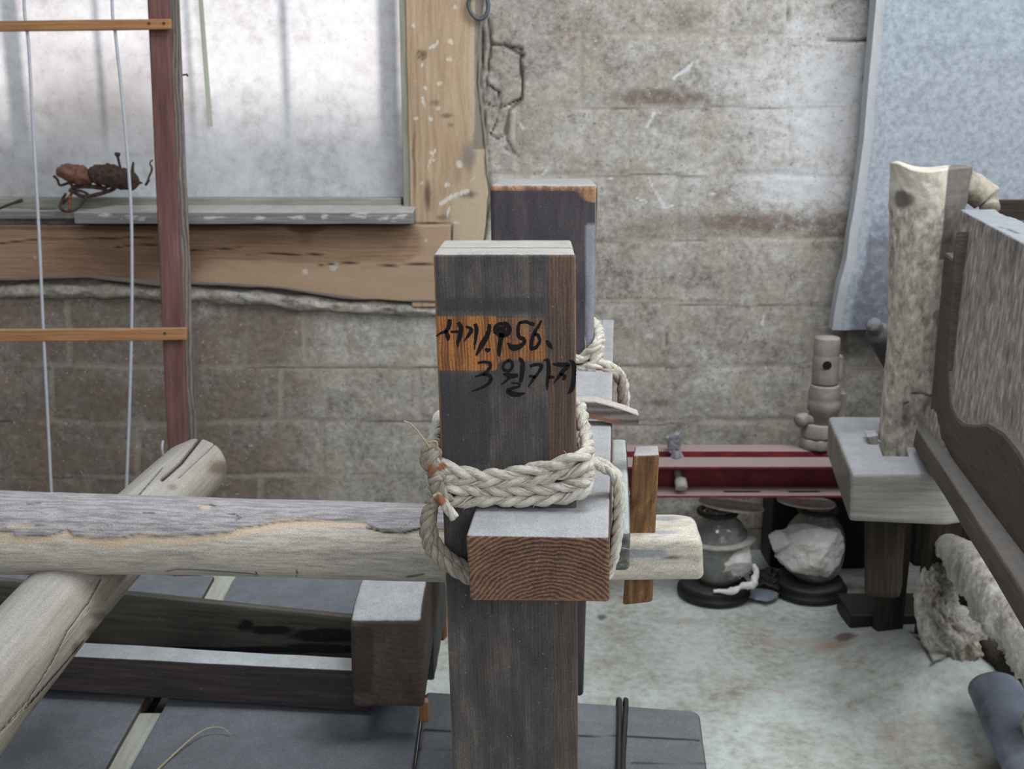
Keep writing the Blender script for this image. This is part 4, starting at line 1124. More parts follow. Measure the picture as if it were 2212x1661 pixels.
# ================================================================== GREY PLANK beside the beam
gx = lambda Y: 0.1425 + (Y - 1.30) * 0.0905
def gp():
    z1, z0 = 1.45 - 0.503, 1.45 - 0.553
    c8 = [(gx(1.3) - 0.024, 1.30, z0), (gx(1.3), 1.30, z0), (gx(1.7) - 0.026, 1.70, z0), (gx(1.7) - 0.002, 1.70, z0),
          (gx(1.3) - 0.024, 1.30, z1), (gx(1.3), 1.30, z1), (gx(1.7) - 0.026, 1.70, z1), (gx(1.7) - 0.002, 1.70, z1)]
    o = hexa('side_plank', c8, MAT['plank'], None, res=0.004, r=0.006, amp=0.0018, fr=22, seed=19, long=1, resl=0.006,
             attrs=dict(crack=lambda v, px, py: np.clip(1.1 - dpoly(px, py, [(1352, 950), (1354, 975), (1356, 1000), (1360, 1040)]) / 1.5, 0, 1)))
    return tag(o, 'thin grey-green plank set on edge along the right side of the beam', 'plank')
gp()

# ================================================================== HORIZONTAL LOG with flattened tenon
hl = thing('cross_log', (0, 1.58, 0.78), 'weathered horizontal log with peeling grey bark, ending in a flat tenon', 'log')
lc = [P(-260, 1140, 1.575), P(0, 1150, 1.575), P(300, 1156, 1.575), P(600, 1163, 1.575), P(900, 1172, 1.575), P(1100, 1178, 1.58)]
peel_x = [-60, 0, 30, 33, 60, 110, 135, 145, 160, 200, 260, 300, 350, 430, 500, 515, 530, 560, 600, 660, 760, 790, 800, 820, 860, 880, 905, 960]
peel_y = [1145, 1148, 1150, 1159, 1160, 1157, 1150, 1144, 1158, 1163, 1163, 1155, 1160, 1157, 1150, 1141, 1140, 1136, 1128, 1124, 1126, 1128, 1138, 1145, 1150, 1152, 1145, 1145]
def bark(v, px, py):
    y = np.interp(px, peel_x, peel_y) + 2 * fbm(v, 60, 2, 6)
    a = sstep(-3, 3, y - py)
    # island of bark on the left edge
    isl = box(px, py, -30, 1132, 78, 1146, 3) * 0
    return np.clip(a + isl, 0, 1)
def cream(v, px, py):
    y = np.interp(px, peel_x, peel_y)
    d = py - y
    w = np.interp(px, [0, 150, 300, 520, 700, 900], [24, 14, 26, 18, 16, 8])
    c = np.clip(1.15 - np.abs(d - w * 0.4) / w, 0, 1) * 0.95
    c = np.maximum(c, 1.0 * box(px, py, 16, 1132, 78, 1144, 3))
    return np.maximum(c, 1.2 * blob(px, py, 446, 1098, 16, 6))
def hcr(v, px, py):
    y = np.interp(px, peel_x, peel_y)
    c = 0.5 * np.clip(1.1 - np.abs(py - y) / 1.6, 0, 1)
    for pts, w, a in [([(490, 1113), (508, 1112), (520, 1118), (512, 1124)], 1.5, .8), ([(455, 1091), (466, 1094)], 2, .9), ([(310, 1108), (335, 1110)], 2, .8), ([(790, 1140), (830, 1150), (870, 1153), (908, 1142), (915, 1135)], 2.2, 1),
                      ([(358, 1234), (380, 1230), (440, 1231), (555, 1240)], 1.6, .8), ([(554, 1234), (554, 1243)], 1.8, 1), ([(642, 1230), (641, 1244)], 1.8, 1), ([(210, 1150), (255, 1128)], 1.2, .5), ([(860, 1145), (890, 1128)], 1.2, .5), ([(60, 1090), (90, 1088)], 1.6, .6),
                      ([(880, 1246), (915, 1240)], 3, .8)]:
        c = np.maximum(c, a * np.clip(1.2 - dpoly(px, py, pts) / w, 0, 1))
    return c
def hatt(v, px, py): return bark(v, px, py)
HR = 0.0575
cc = crom(lc, 420)
rad = np.interp(np.linspace(0, 1, 420), [0, 0.2, 0.5, 0.85, 1], [0.062, 0.0605, 0.056, 0.056, 0.050])
def hrf(ph, s):
    q = np.stack([np.cos(ph) * 1.4, np.sin(ph) * 1.4, s * 6], 1)
    return 0.03 * fbm(q, 1.2, 4, 17) + 0.008 * fbm(q, 9, 3, 3)
v, f, bcd, PHI, S = tube_vf(cc, rad, 150, hrf, True, 0.2)
px, py = proj(v)
bk = bark(v, px, py)
v[:, 1] -= 0.0022 * bk; v[:, 2] += 0.0016 * bk
o = build('log_body', v, f, MAT['barklog'], hl, True, dict(bark=bk * 0.95, cream=cream(v, px, py), crack=hcr(v, px, py)), bcd)
# tenon
tn = [P(1230, 1258, 1.52), P(1521, 1257, 1.52)]
c8 = [tuple(P(1090, 1258, 1.52)), tuple(P(1521, 1257, 1.52)), (P(1090, 1258, 1.52)[0], 1.63, 0.80), (P(1514, 1180, 1.63)[0], 1.63, 0.80),
      tuple(P(1090, 1166, 1.52)), tuple(P(1518, 1166, 1.52)), tuple(P(1090, 1106, 1.63)), tuple(P(1497, 1108, 1.63))]
def tsh(p, L):
    q = p.copy()
    # rounded far corner of the tip
    k = sstep(L[0] - 0.03, L[0], p[:, 0]) * sstep(L[1] * 0.6, L[1], p[:, 1])
    q[:, 1] -= 0.012 * k
    q[:, 2] += 0.004 * np.sin(p[:, 1] / L[1] * math.pi) * (p[:, 2] > L[2] * 0.5)
    return q
hexa('tenon', c8, MAT['tenon'], hl, res=0.005, r=0.010, amp=0.0022, fr=24, seed=23, long=0, shape=tsh,
     attrs=dict(bark=lambda v, px, py: np.maximum.reduce([0.85 * box(px, py, 1345, 1186, 1450, 1206, 5) * sstep(1480, 1420, -px * -1) , 0.8 * blob(px, py, 1400, 1198, 60, 11), 0.7 * blob(px, py, 1440, 1120, 40, 7), 0.7 * blob(px, py, 1440, 1150, 60, 8)]),
                crack=lambda v, px, py: np.maximum(np.clip(1.1 - dpoly(px, py, [(1345, 1212), (1420, 1206), (1480, 1203)]) / 1.4, 0, 1) * 0.8, np.clip(1.1 - dpoly(px, py, [(1500, 1195), (1508, 1208), (1512, 1222)]) / 1.6, 0, 1) * 0.5)))
def peg():
    a = lambda x, y, Y=1.54: tuple(P(x, y, Y))
    c8 = [a(1345, 1308), a(1409, 1300), a(1349, 1290, 1.583), a(1406, 1290, 1.583), a(1368, 984), a(1424, 981), a(1371, 962, 1.583), a(1423, 961, 1.583)]
    o = hexa('wooden_peg', c8, MAT['peg'], None, res=0.004, r=0.004, amp=0.0012, fr=30, seed=29, off=(0, 0, .5))
    return tag(o, 'squared brown wooden peg driven upright through the tenon of the horizontal log', 'peg')
peg()

# ================================================================== DIAGONAL LOG under it
def diag():
    far, near = (462, 1000), (-170, 1610)
    c0, c1 = P(430, 1010, 1.98), P(-215, 1740, 1.12)
    a = P(446, 990, 2.02); m = P(170, 1262, 1.60); b = P(-115, 1600, 1.24); e = P(-330, 1860, 1.05)
    pts = [a, P(310, 1120, 1.80), m, P(20, 1435, 1.40), b, e]
    ck = [[(455, 918), (430, 950), (390, 1000), (350, 1035)], [(500, 925), (420, 1000), (385, 1032)], [(350, 1010), (300, 1068)], [(217, 1250), (190, 1300), (145, 1360), (110, 1430), (60, 1510), (0, 1575)], [(195, 1310), (110, 1425)], [(180, 1380), (130, 1440), (60, 1520), (-20, 1600)]]
    ws = [4.5, 1.2, 1.5, 2.2, 1.0, 1.6]
    def crk(v, px, py):
        c = np.zeros(len(px))
        for pts_, w in zip(ck, ws): c = np.maximum(c, np.clip(1.2 - dpoly(px, py, pts_) / w, 0, 1))
        return c
    c = crom(pts, 460)
    rad = np.interp(np.linspace(0, 1, 460), [0, 0.015, 0.05, 0.3, 0.7, 1], [0.036, 0.048, 0.0565, 0.060, 0.0625, 0.064])
    def rf(ph, s):
        q = np.stack([np.cos(ph) * 1.4, np.sin(ph) * 1.4, s * 4], 1)
        return 0.03 * fbm(q, 1.1, 3, 37)
    v, f, bcd, PHI, S = tube_vf(c, rad, 230, rf, True, 0.2)
    px, py = proj(v)
    cr = crk(v, px, py)
    up = (v[:, 2] > 0)
    T = cr * 0.004
    v[:, 2] -= T
    st = np.zeros(len(px))
    for x, y, a_, b_ in [(200, 1365, 22, 14), (215, 1330, 30, 14), (165, 1400, 14, 22), (130, 1480, 26, 18), (85, 1540, 22, 30), (60, 1600, 30, 30), (372, 1052, 16, 10), (470, 1010, 30, 20)]:
        st = np.maximum(st, 0.85 * blob(px, py, x, y, a_, b_))
    o = build('diagonal_log', v, f, MAT['log'], None, True, dict(crack=cr, stain=st, cream=0.5 * blob(px, py, 235, 1330, 40, 50)), bcd)
    return tag(o, 'smooth round grey pole running diagonally beneath the horizontal log, split along its length', 'log')
diag()

# ================================================================== LOW TIMBER FRAME on the left
ZP = 0.42
Q = lambda x, y: PZ(x, y, ZP)
def board(name, quad, label, th=0.03, seed=1, mat='board', z=ZP, grp=None, **kw):
    q = [PZ(x, y, z) for x, y in quad]                    # near-left, near-right, far-left, far-right (pixels)
    lo = [p - np.array([0, 0, th]) for p in q]
    o = hexa(name, [tuple(p) for p in lo] + [tuple(p) for p in q], MAT[mat], None, res=0.012, r=0.004, amp=0.0012, fr=12, seed=seed, long=1, **kw)
    return tag(o, label, 'board', grp)
board('platform_board', [(247, 1720), (883, 1720), (510, 1243), (946, 1243)], 'wide dusty grey board of the low platform, right of the gap, nearest the posts', seed=3)
board('platform_board', [(-110, 1720), (193, 1720), (265, 1243), (463, 1243)], 'dusty grey board of the low platform, left of the narrow gap', seed=4)
board('platform_board', [(-900, 1720), (-140, 1720), (-160, 1238), (250, 1246)], 'dusty grey platform board mostly hidden beneath the diagonal pole', seed=5)
# cream lath seen through the gap
q0 = [PZ(190, 1722, 0.41), PZ(252, 1722, 0.41), PZ(286, 1539, 0.41), PZ(352, 1539, 0.41)]
lath = hexa('cream_lath', [tuple(p - np.array([0, 0, 0.02])) for p in q0] + [tuple(p) for p in q0], MAT['lath'], None, res=0.01, r=0.003, amp=0.001, seed=6, long=1, attrs=dict(stain=lambda v, px, py: 0.5 * blob(px, py, 320, 1555, 40, 20)))
tag(lath, 'pale cream painted lath seen in the gap between platform boards, front piece', 'lath')
q0 = [PZ(426, 1312, 0.41), PZ(474, 1312, 0.41), PZ(462, 1244, 0.41), PZ(508, 1244, 0.41)]
lath = hexa('cream_lath', [tuple(p - np.array([0, 0, 0.02])) for p in q0] + [tuple(p) for p in q0], MAT['lath'], None, res=0.01, r=0.003, amp=0.001, seed=7, long=1)
tag(lath, 'pale cream lath showing between the boards behind the rotten beam', 'lath')
# frame legs carrying the platform (dark sides seen at right)
for nm, (x0, x1, y0, y1), lb in (('platform_bearer', (-1.1, -0.27, 1.52, 1.60), 'dark bearer under the front of the low platform'), ('platform_bearer', (-1.3, -0.25, 2.22, 2.30), 'dark bearer under the back of the low platform')):
    o = bx(nm, x0, x1, y0, y1, 0.0, 0.345, MAT['shadewood'], None, seed=8, long=0, r=0.006)
    tag(o, lb, 'timber')
for xx, lb in ((-0.25, 'dark side rail under the right edge of the low platform'), (-0.615, 'dark side rail under the left part of the low platform')):
    o = bx('side_rail', xx - 0.03, xx + 0.03, 1.30, 2.36, 0.345, 0.389, MAT['shadewood'], None, seed=9, long=1, r=0.005)
    tag(o, lb, 'timber')
# dusty rail with dark face
def tim(name, f_bl, f_br, f_tl, f_tr, b_tl, b_tr, Yl, Yr, D, mat, label, cat, **kw):
    """front face given by four pixels at depths Yl/Yr; top-back edge pixels at depth+D"""
    A = [P(*f_bl, Yl), P(*f_br, Yr)]; B = [P(*f_tl, Yl), P(*f_tr, Yr)]; Cc = [P(*b_tl, Yl + D), P(*b_tr, Yr + D)]
    back = [np.array([Cc[0][0], Yl + D, A[0][2]]), np.array([Cc[1][0], Yr + D, A[1][2]])]
    o = hexa(name, [tuple(A[0]), tuple(A[1]), tuple(back[0]), tuple(back[1]), tuple(B[0]), tuple(B[1]), tuple(Cc[0]), tuple(Cc[1])], MAT[mat], None, long=0, **kw)
    return tag(o, label, cat)
zr = lambda x: 0
tim('dusty_rail', (-120, 1478), (800, 1540), (-120, 1402), (800, 1449), (-60, 1372), (790, 1421), 1.86, 1.79, 0.06, 'darkrail',
    'dark rail with thick dusty top, lying before the rotten beam', 'timber', res=0.006, r=0.005, amp=0.0022, fr=18, seed=12)
tim('rotten_beam', (-160, 1395), (820, 1432), (-160, 1236), (820, 1336), (-150, 1228), (812, 1330), 1.99, 1.93, 0.09, 'darkbeam',
    'dark rotten beam with a hollowed face behind the dusty rail', 'beam', res=0.006, r=0.014, amp=0.004, fr=14, seed=14,
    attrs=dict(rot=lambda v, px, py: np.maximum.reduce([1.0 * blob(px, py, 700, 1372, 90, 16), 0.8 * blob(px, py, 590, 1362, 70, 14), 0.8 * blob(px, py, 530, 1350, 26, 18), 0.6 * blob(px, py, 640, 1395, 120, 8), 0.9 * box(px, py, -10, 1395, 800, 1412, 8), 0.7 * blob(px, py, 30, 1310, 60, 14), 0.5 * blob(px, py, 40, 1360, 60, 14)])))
# squared block standing end-on
def blk():
    a = lambda x, y, Y: P(x, y, Y)
    zt2, zb2 = 0.652, 0.487
    Y0, Y1 = 1.70, 2.14
    xl, xr_ = a(752, 1330, Y0)[0], a(911, 1330, Y0)[0]
    c8 = [(xl + 0.002, Y0, zb2), (xr_ + 0.001, Y0, zb2), (xl, Y1, zb2), (xr_, Y1, zb2), (xl + 0.002, Y0 + 0.004, zt2), (xr_ - 0.001, Y0 + 0.004, zt2), (xl, Y1, zt2), (xr_, Y1, zt2)]
    def sh(p, L):
        q = p.copy()
        k = sstep(0.05, 0.0, p[:, 1]) * (p[:, 2] / L[2]) ** 3
        q[:, 2] -= 0.010 * k
        return q
    o = hexa('end_block', c8, MAT['block'], None, res=0.006, r=0.009, amp=0.002, fr=16, seed=18, long=1, shape=sh,
             attrs=dict(stain=lambda v, px, py: np.maximum(0.75 * box(px, py, 750, 1350, 810, 1500, 14), 0.6 * blob(px, py, 880, 1500, 24, 20)) * (v[:, 1] < 1.72),
                        crack=lambda v, px, py: np.clip(1.1 - dpoly(px, py, [(862, 1424), (890, 1425), (912, 1420)]) / 1.6, 0, 1) * (v[:, 1] < 1.72) * 0.8))
    return tag(o, 'squared timber with rounded dusty end facing out, under the horizontal log beside the post', 'block')
blk()
# tan and grey boards beside the block
def sideboard(x0, x1, yt, yb, Y, D, mat, label, seed):
    a, b = P(x0, yt, Y), P(x1, yt, Y)
    z1, z0 = a[2], P(x0, yb, Y)[2]
    o = hexa('side_board', [(a[0], Y, z0), (b[0], Y, z0), (a[0] + 0.008, Y + D, z0), (b[0] + 0.008, Y + D, z0), (a[0], Y, z1), (b[0], Y, z1), (a[0] + 0.008, Y + D, z1), (b[0] + 0.008, Y + D, z1)], MAT[mat], None, res=0.01, r=0.004, amp=0.002, seed=seed)
    return tag(o, label, 'board')
sideboard(905, 934, 1262, 1470, 2.05, 0.30, 'sill', 'grey upright board against the right side of the end block', 3)
sideboard(936, 957, 1270, 1385, 2.352, 0.02, 'peg', 'narrow tan batten standing behind the grey board beside the end block', 4)
o = bx('small_yellow_chip', *(lambda p: (p[0] - 0.008, p[0] + 0.008, 1.72, 1.735, 0.449, 0.487))(P(915, 1520, 1.72)), MAT['slat'], None, res=0.004, r=0.003, amp=0.002)
tag(o, 'small yellow wood chip stuck under the lower right corner of the end block', 'chip')

# base sill in which the back post stands
def sill_timber():
    zt3 = 0.402
    a = [PZ(917, 1490, zt3), PZ(1512, 1532, zt3), PZ(560, 1790, zt3), PZ(1545, 1790, zt3)]
    a[2][0] = a[0][0]
    top_far_l, top_far_r, top_near_l, top_near_r = a
    dn_ = np.array([0, 0, -0.17])
    def sh(p, L):
        q = p.copy()
        k = sstep(L[0] - 0.02, L[0], p[:, 0]) * sstep(L[1] * 0.5, L[1], p[:, 1])
        q[:, 1] -= 0.004 * k
        return q
    o = hexa('base_timber', [tuple(top_near_l + dn_), tuple(top_near_r + dn_), tuple(top_far_l + dn_), tuple(top_far_r + dn_), tuple(top_near_l), tuple(top_near_r), tuple(top_far_l), tuple(top_far_r)], MAT['sill'], None,
             res=0.006, r=0.012, amp=0.003, fr=9, seed=21, long=0, shape=sh,
             attrs=dict(crack=lambda v, px, py: np.maximum(0.8 * np.clip(1.2 - dpoly(px, py, [(880, 1575), (1250, 1590), (1330, 1590), (1420, 1594), (1510, 1600)]) / 1.7, 0, 1), np.maximum(0.6 * np.clip(1.2 - dpoly(px, py, [(880, 1618), (975, 1622)]) / 2, 0, 1), 0.5 * np.clip(1.2 - dpoly(px, py, [(1362, 1648), (1525, 1650)]) / 1.6, 0, 1)))))
    return tag(o, 'thick grey squared base timber lying across at the foot of the posts', 'timber')
sill_timber()
for xx, lb in ((-0.05, 'dark supporting block under the middle of the base timber'), (0.26, 'dark supporting block under the right end of the base timber')):
    o = bx('support_block', xx - 0.05, xx + 0.05, 1.62, 1.82, 0.0, 0.234, MAT['shadewood'], None, seed=3, r=0.006)
    tag(o, lb, 'block')
for i, (xa, xb, lb) in enumerate(((1331, 1341, 'left of the two dark bands round the base timber'), (1345, 1356, 'right of the two dark bands round the base timber'))):
    ys = [(PZ(xa, 1515, 0.408), PZ(xb, 1517, 0.408)), (PZ(xa, 1590, 0.408), PZ(xb, 1590, 0.408)), (PZ(xa - 4, 1790, 0.408), PZ(xb - 4, 1790, 0.408))]
    A = [ys[0][0], ys[0][1], ys[2][0], ys[2][1]]
    cx0 = (A[0] + A[1]) / 2; cx1 = (A[2] + A[3]) / 2
    pts = [cx0 + [0, 0.006, -0.16], cx0 + [0, 0.008, -0.06], cx0 + [0, 0.004, -0.006], cx0 + [0.001, -0.008, -0.001], (cx0 + cx1) / 2 + [0.002 * (1 - 2 * i), 0, 0.001], cx1 + [0, 0.008, -0.001], cx1 + [0, -0.004, -0.006], cx1 + [0, -0.006, -0.06], cx1 + [0, -0.004, -0.16]]
    o = tube('iron_band', pts, 0.0045, MAT['black'], None, n=90, nu=10, amp=0.15, seed=i)
    tag(o, lb, 'band', 'bands round the base timber')
o = bx('grey_stone_block', *(lambda a, b: (a[0], b[0], 2.02, 2.14, 0, 0.17))(PZ(1240, 1470, 0.17), PZ(1318, 1470, 0.17)), MAT['dustysteel'], None, res=0.01, r=0.008, amp=0.002)
tag(o, 'small squared grey block on the floor behind the base timber', 'block')
# straw on the platform
tube('dry_stalk', [PZ(338, 1665, ZP + 0.004), PZ(380, 1625, ZP + 0.006), PZ(420, 1590, ZP + 0.012), PZ(450, 1573, ZP + 0.014), PZ(480, 1572, ZP + 0.012), PZ(498, 1586, ZP + 0.004)], [0.0022, 0.0018, 0.0014, 0.001, 0.0008], MAT['straw'], None, n=40, nu=6)
tag(bpy.data.objects['dry_stalk'], 'curved dry stalk lying on the wide platform board', 'stalk')

# ================================================================== RACK at the left: red-brown post, slats, wires
RKY = 3.36
rk = thing('wire_rack', (P(380, 940, RKY)[0], RKY, 0.0), 'red-brown upright with thin orange slats and two stretched wires, before the window', 'rack')
def rpost():
    a = lambda x, y, Y: P(x, y, Y)
    zb2 = 0.0
    top_y = -300
    def xat(x0, x1, y): return x0 + (x1 - x0) * y / 940.0
    z0 = 0.0; yb = 1255
    D = 0.055
    c8 = []
    bl_, br_ = a(xat(317, 360, yb), yb, RKY), a(xat(362, 404, yb), yb, RKY)
    tl_, tr_ = a(xat(317, 360, top_y), top_y, RKY - 0.05), a(xat(362, 404, top_y), top_y, RKY - 0.05)
    bb = [(bl_[0], RKY + D, bl_[2]), (br_[0] + 0.003, RKY + D, br_[2])]
    tb = [(tl_[0], RKY - 0.05 + D, tl_[2]), (tr_[0] + 0.003, RKY - 0.05 + D, tr_[2])]
    return hexa('rack_post', [tuple(bl_), tuple(br_), bb[0], bb[1], tuple(tl_), tuple(tr_), tb[0], tb[1]], MAT['red'], rk, res=0.01, r=0.006, amp=0.0016, fr=14, seed=31,
                attrs=dict(worn=lambda v, px, py: 0.6 * sstep(0.0, 0.04, v[:, 1] - RKY + 0.05 * np.clip(v[:, 2] / 1.7, 0, 1)) + 0.25))
rpost()
# second, mostly hidden narrow strip behind the post's right side
hexa('post_strip', [tuple(P(400, 1255, RKY + 0.02)), tuple(P(438, 1255, RKY + 0.02)), tuple(P(400, 1255, RKY + 0.045)), tuple(P(438, 1255, RKY + 0.045)),
                    tuple(P(355, -300, RKY - 0.03)), tuple(P(376, -300, RKY - 0.03)), tuple(P(355, -300, RKY - 0.005)), tuple(P(376, -300, RKY - 0.005))], MAT['wedge'], rk, res=0.02, r=0.003, amp=0.002, seed=33)
for (yl, yr, xr2, th) in ((57, 52, 368, 23), (726, 722, 402, 26)):
    Yd = RKY - (0.045 if yl < 100 else 0.02) - 0.02
    A = [P(-330, yl + th / 2 + 3, Yd), P(xr2, yr + th / 2, Yd), None, None, P(-330, yl - th / 2 + 3, Yd), P(xr2, yr - th / 2, Yd)]
    d = np.array([0, 0.022, 0])
    s_ = hexa('slat', [tuple(A[0]), tuple(A[1]), tuple(A[0] + d), tuple(A[1] + d), tuple(A[4]), tuple(A[5]), tuple(A[4] + d), tuple(A[5] + d)], MAT['slat'], rk, res=0.01, r=0.004, amp=0.0012, fr=14, seed=int(yl), long=0)
    for hx in (xr2 - 46, xr2 - 14):
        if yl < 100 or hx < xr2 - 20:
            h = P(hx, yr - 2, Yd - 0.001)
            vv, ff, bb2, _, _ = tube_vf([h + [0, -0.0012, 0], h + [0, 0.006, 0]], 0.004, 10)
            hd = build('nail_head', vv, ff, MAT['rust'], None); hd.parent = s_
            hd.location = WLOC[hd.name] - WLOC[s_.name]
wires = [[(48, -300), (52, 0), (62, 100), (72, 290), (84, 500), (93, 700), (103, 900), (111, 1060), (118, 1180)], [(238, -300), (242, 0), (250, 80), (268, 250), (282, 430), (285, 560), (284, 720), (279, 900), (273, 1060), (270, 1180)]]
for wv in wires:
    tube('wire', [P(x, y, RKY - 0.052 + 0.02 * max(0, min(1, y / 722))) for x, y in wv], 0.0047, MAT['wire'], rk, n=80, nu=8)
o = hexa('slat', [tuple(P(-330, 1195, RKY - 0.045)), tuple(P(410, 1190, RKY - 0.045)), tuple(P(-330, 1195, RKY - 0.02)), tuple(P(410, 1190, RKY - 0.02)), tuple(P(-330, 1170, RKY - 0.045)), tuple(P(410, 1165, RKY - 0.045)), tuple(P(-330, 1170, RKY - 0.02)), tuple(P(410, 1165, RKY - 0.02))], MAT['slat'], rk, res=0.02, r=0.003, amp=0.001, long=0)
tube('wire_stub', [P(352, 952, RKY - 0.005), P(350, 968, RKY - 0.02), P(353, 985, RKY - 0.01), P(356, 1000, RKY + 0.01)], 0.004, MAT['wire'], rk, n=16, nu=6)
tube('nail', [P(385, 162, RKY), P(395, 162, RKY), P(404, 161, RKY), P(405, 165, RKY - 0.004)], 0.0025, MAT['rust'], rk, n=14, nu=6)

# ================================================================== things on the window sill
SY = YW - 0.07
jk = thing('scrap_iron', tuple(P(220, 400, SY)), 'tangle of rusty scrap iron and bent wire lying on the window sill', 'scrap')
def T(pts, r, mat='rust', name='bent_wire', par=jk, Y=SY, dy=None, n=30):
    return tube(name, [P(x, y, Y + (dy[i] if dy else 0)) for i, (x, y) in enumerate(pts)], r, MAT[mat], par, n=n, nu=8, amp=0.15)
v, f, b, _, _ = tube_vf(crom([P(192, 385, SY), P(210, 378, SY), P(235, 380, SY), P(262, 385, SY), P(290, 393, SY), P(300, 396, SY)], 40), np.interp(np.linspace(0, 1, 40), [0, .15, .5, .8, 1], [0.012, 0.032, 0.034, 0.026, 0.008]), 24, lambda ph, s: 0.3 * fbm(np.stack([np.cos(ph) * 2, np.sin(ph) * 2, s * 50], 1), 1.3, 3, 4), True, 0.4)
build('rusty_lump', v, f, MAT['rust'], jk)
v, f, b, _, _ = tube_vf(crom([P(126, 372, SY), P(145, 372, SY - 0.01), P(165, 378, SY), P(188, 384, SY), P(200, 388, SY)], 30), np.interp(np.linspace(0, 1, 30), [0, .2, .6, 1], [0.012, 0.024, 0.03, 0.014]), 24, lambda ph, s: 0.35 * fbm(np.stack([np.cos(ph) * 2, np.sin(ph) * 2, s * 60], 1), 1.4, 3, 9), True, 0.4)
build('copper_scrap', v, f, plain('coppery_foil_scrap', lin(150, 108, 92), 0.35, metal=0.6, var=0.5, scale=40, bump=0.9, bd=0.004), jk)
T([(253, 334), (257, 350), (262, 372), (268, 392)], [0.005, 0.004, 0.004, 0.006])
T([(249, 334), (253, 333), (259, 334)], 0.0055)
T([(288, 350), (286, 372), (289, 388), (300, 394), (308, 395)], [0.003, 0.006, 0.008, 0.006, 0.002])
T([(132, 358), (150, 360), (175, 366), (188, 372), (190, 390)], 0.0035)
T([(116, 380), (124, 388), (130, 400), (150, 396), (158, 410), (150, 425), (135, 440)], 0.004)
T([(142, 418), (134, 434), (130, 448), (140, 456), (154, 456), (170, 448), (184, 430), (190, 420), (172, 412), (152, 414)], 0.0045, dy=[0, 0, -0.03, -0.04, -0.05, -0.04, -0.02, 0, 0, 0])
T([(150, 410), (180, 424), (210, 420), (236, 412), (248, 406), (246, 396)], 0.006)
T([(155, 405), (180, 402), (205, 404), (230, 408)], 0.007)
T([(150, 424), (151, 440), (150, 452)], [0.007, 0.006, 0.004], 'amber', 'orange_peg', dy=[-0.02, -0.02, -0.03])
T([(330, 345), (324, 352), (328, 365), (322, 382), (318, 396)], [0.002, 0.002, 0.0035, 0.003, 0.004])
T([(322, 388), (316, 398), (314, 400)], 0.004)
o = tube('bent_nail', [P(-30, 462, SY + 0.03), P(0, 450, SY + 0.03), P(25, 440, SY + 0.03), P(48, 432, SY + 0.03)], [0.0035, 0.004, 0.004, 0.006], MAT['rust'], None, n=20, nu=8)
tag(o, 'thin rusty nail resting at the left end of the window ledge', 'nail')

# iron ring at the top of the timber beside the window
rg = [(1022, -20), (1012, 5), (1016, 25), (1030, 40), (1046, 38), (1054, 20), (1052, -5), (1045, -25), (1030, -32), (1022, -20)]
o = tube('iron_ring', [P(x, y, YW - 0.05) for x, y in rg], 0.0062, MAT['iron'], None, n=60, nu=10)
tag(o, 'dark iron ring hanging on the timber beside the window', 'ring')
tube_o = tube('ring_staple', [P(1030, -36, YW + 0.01), P(1032, -36, YW - 0.06), P(1040, -34, YW - 0.06), P(1042, -34, YW + 0.01)], 0.005, MAT['iron'], None, n=20, nu=6)
tube_o.parent = o; tube_o.location = WLOC[tube_o.name] - WLOC[o.name]

# ================================================================== RED STEEL BEAM near the wall, with jack
RB = thing('steel_beam', (P(1560, 1040, 3.18)[0], 3.2, 0), 'dusty red painted steel double beam lying near the wall above the glass jars', 'beam')
xa, xb = P(1120, 1000, 3.2)[0], P(2000, 1000, 3.2)[0]
def steel(x0, x1, y0, y1, z0, z1, name='flange', **kw):
    return bx(name, x0, x1, y0, y1, z0, z1, MAT['redsteel'], RB, res=0.03, r=0.0025, amp=0.0006, long=0, **kw)
steel(xa, xb, 3.10, 3.19, 0.442, 0.450)
steel(xa, xb, 3.178, 3.188, 0.362, 0.445, 'web')
steel(xa, xb, 3.10, 3.19, 0.356, 0.364)
steel(xa, xb, 3.247, 3.256, 0.356, 0.450, 'web')
steel(xa, xb, 3.247, 3.315, 0.442, 0.450)
steel(xa, xb, 3.247, 3.315, 0.356, 0.364)
for x in (1180, 1930):
    p = P(x, 1100, 3.2)[0]
    for y in (3.12, 3.27):
        bx('beam_leg', p - 0.03, p + 0.03, y, y + 0.04, 0.0, 0.357, MAT['redsteel'], RB, res=0.05, r=0.004)
def slot(x0, x1, y):
    a, b = P(x0, y, 3.125), P(x1, y, 3.125)
    zz = 0.3645
    pts = [PZ(x0, y, zz), PZ((x0 + x1) / 2, y, zz), PZ(x1, y, zz)]
    v, f, b2, _, _ = tube_vf(crom(pts, 12), 0.006, 8, None, True, 0.6, (0.12, 1))
    o = build('slot', v, f, MAT['hole'], RB, True, None, b2)
slot(1565, 1640, 1062); slot(1705, 1770, 1062)
# bolt on the front of the beam
bt = thing('steel_bolt', tuple(P(1466, 1055, 3.09)), 'dusty bolt with square head hanging against the front of the red steel beam', 'bolt')
v, f, b, _, _ = tube_vf(crom([P(1462, 1008, 3.165), P(1464, 1022, 3.145), P(1468, 1040, 3.12)], 20), 0.010, 14, lambda ph, s: 0.05 * np.sin(s * 1500), True, 0.1)
build('shank', v, f, MAT['dustysteel'], bt)
v, f, b, _, _ = tube_vf(np.array([P(1469, 1036, 3.125), P(1471, 1045, 3.115), P(1472, 1055, 3.105)]), 0.018, 6, None, True, 0.1)
build('head', v, f, MAT['lid'], bt, False)
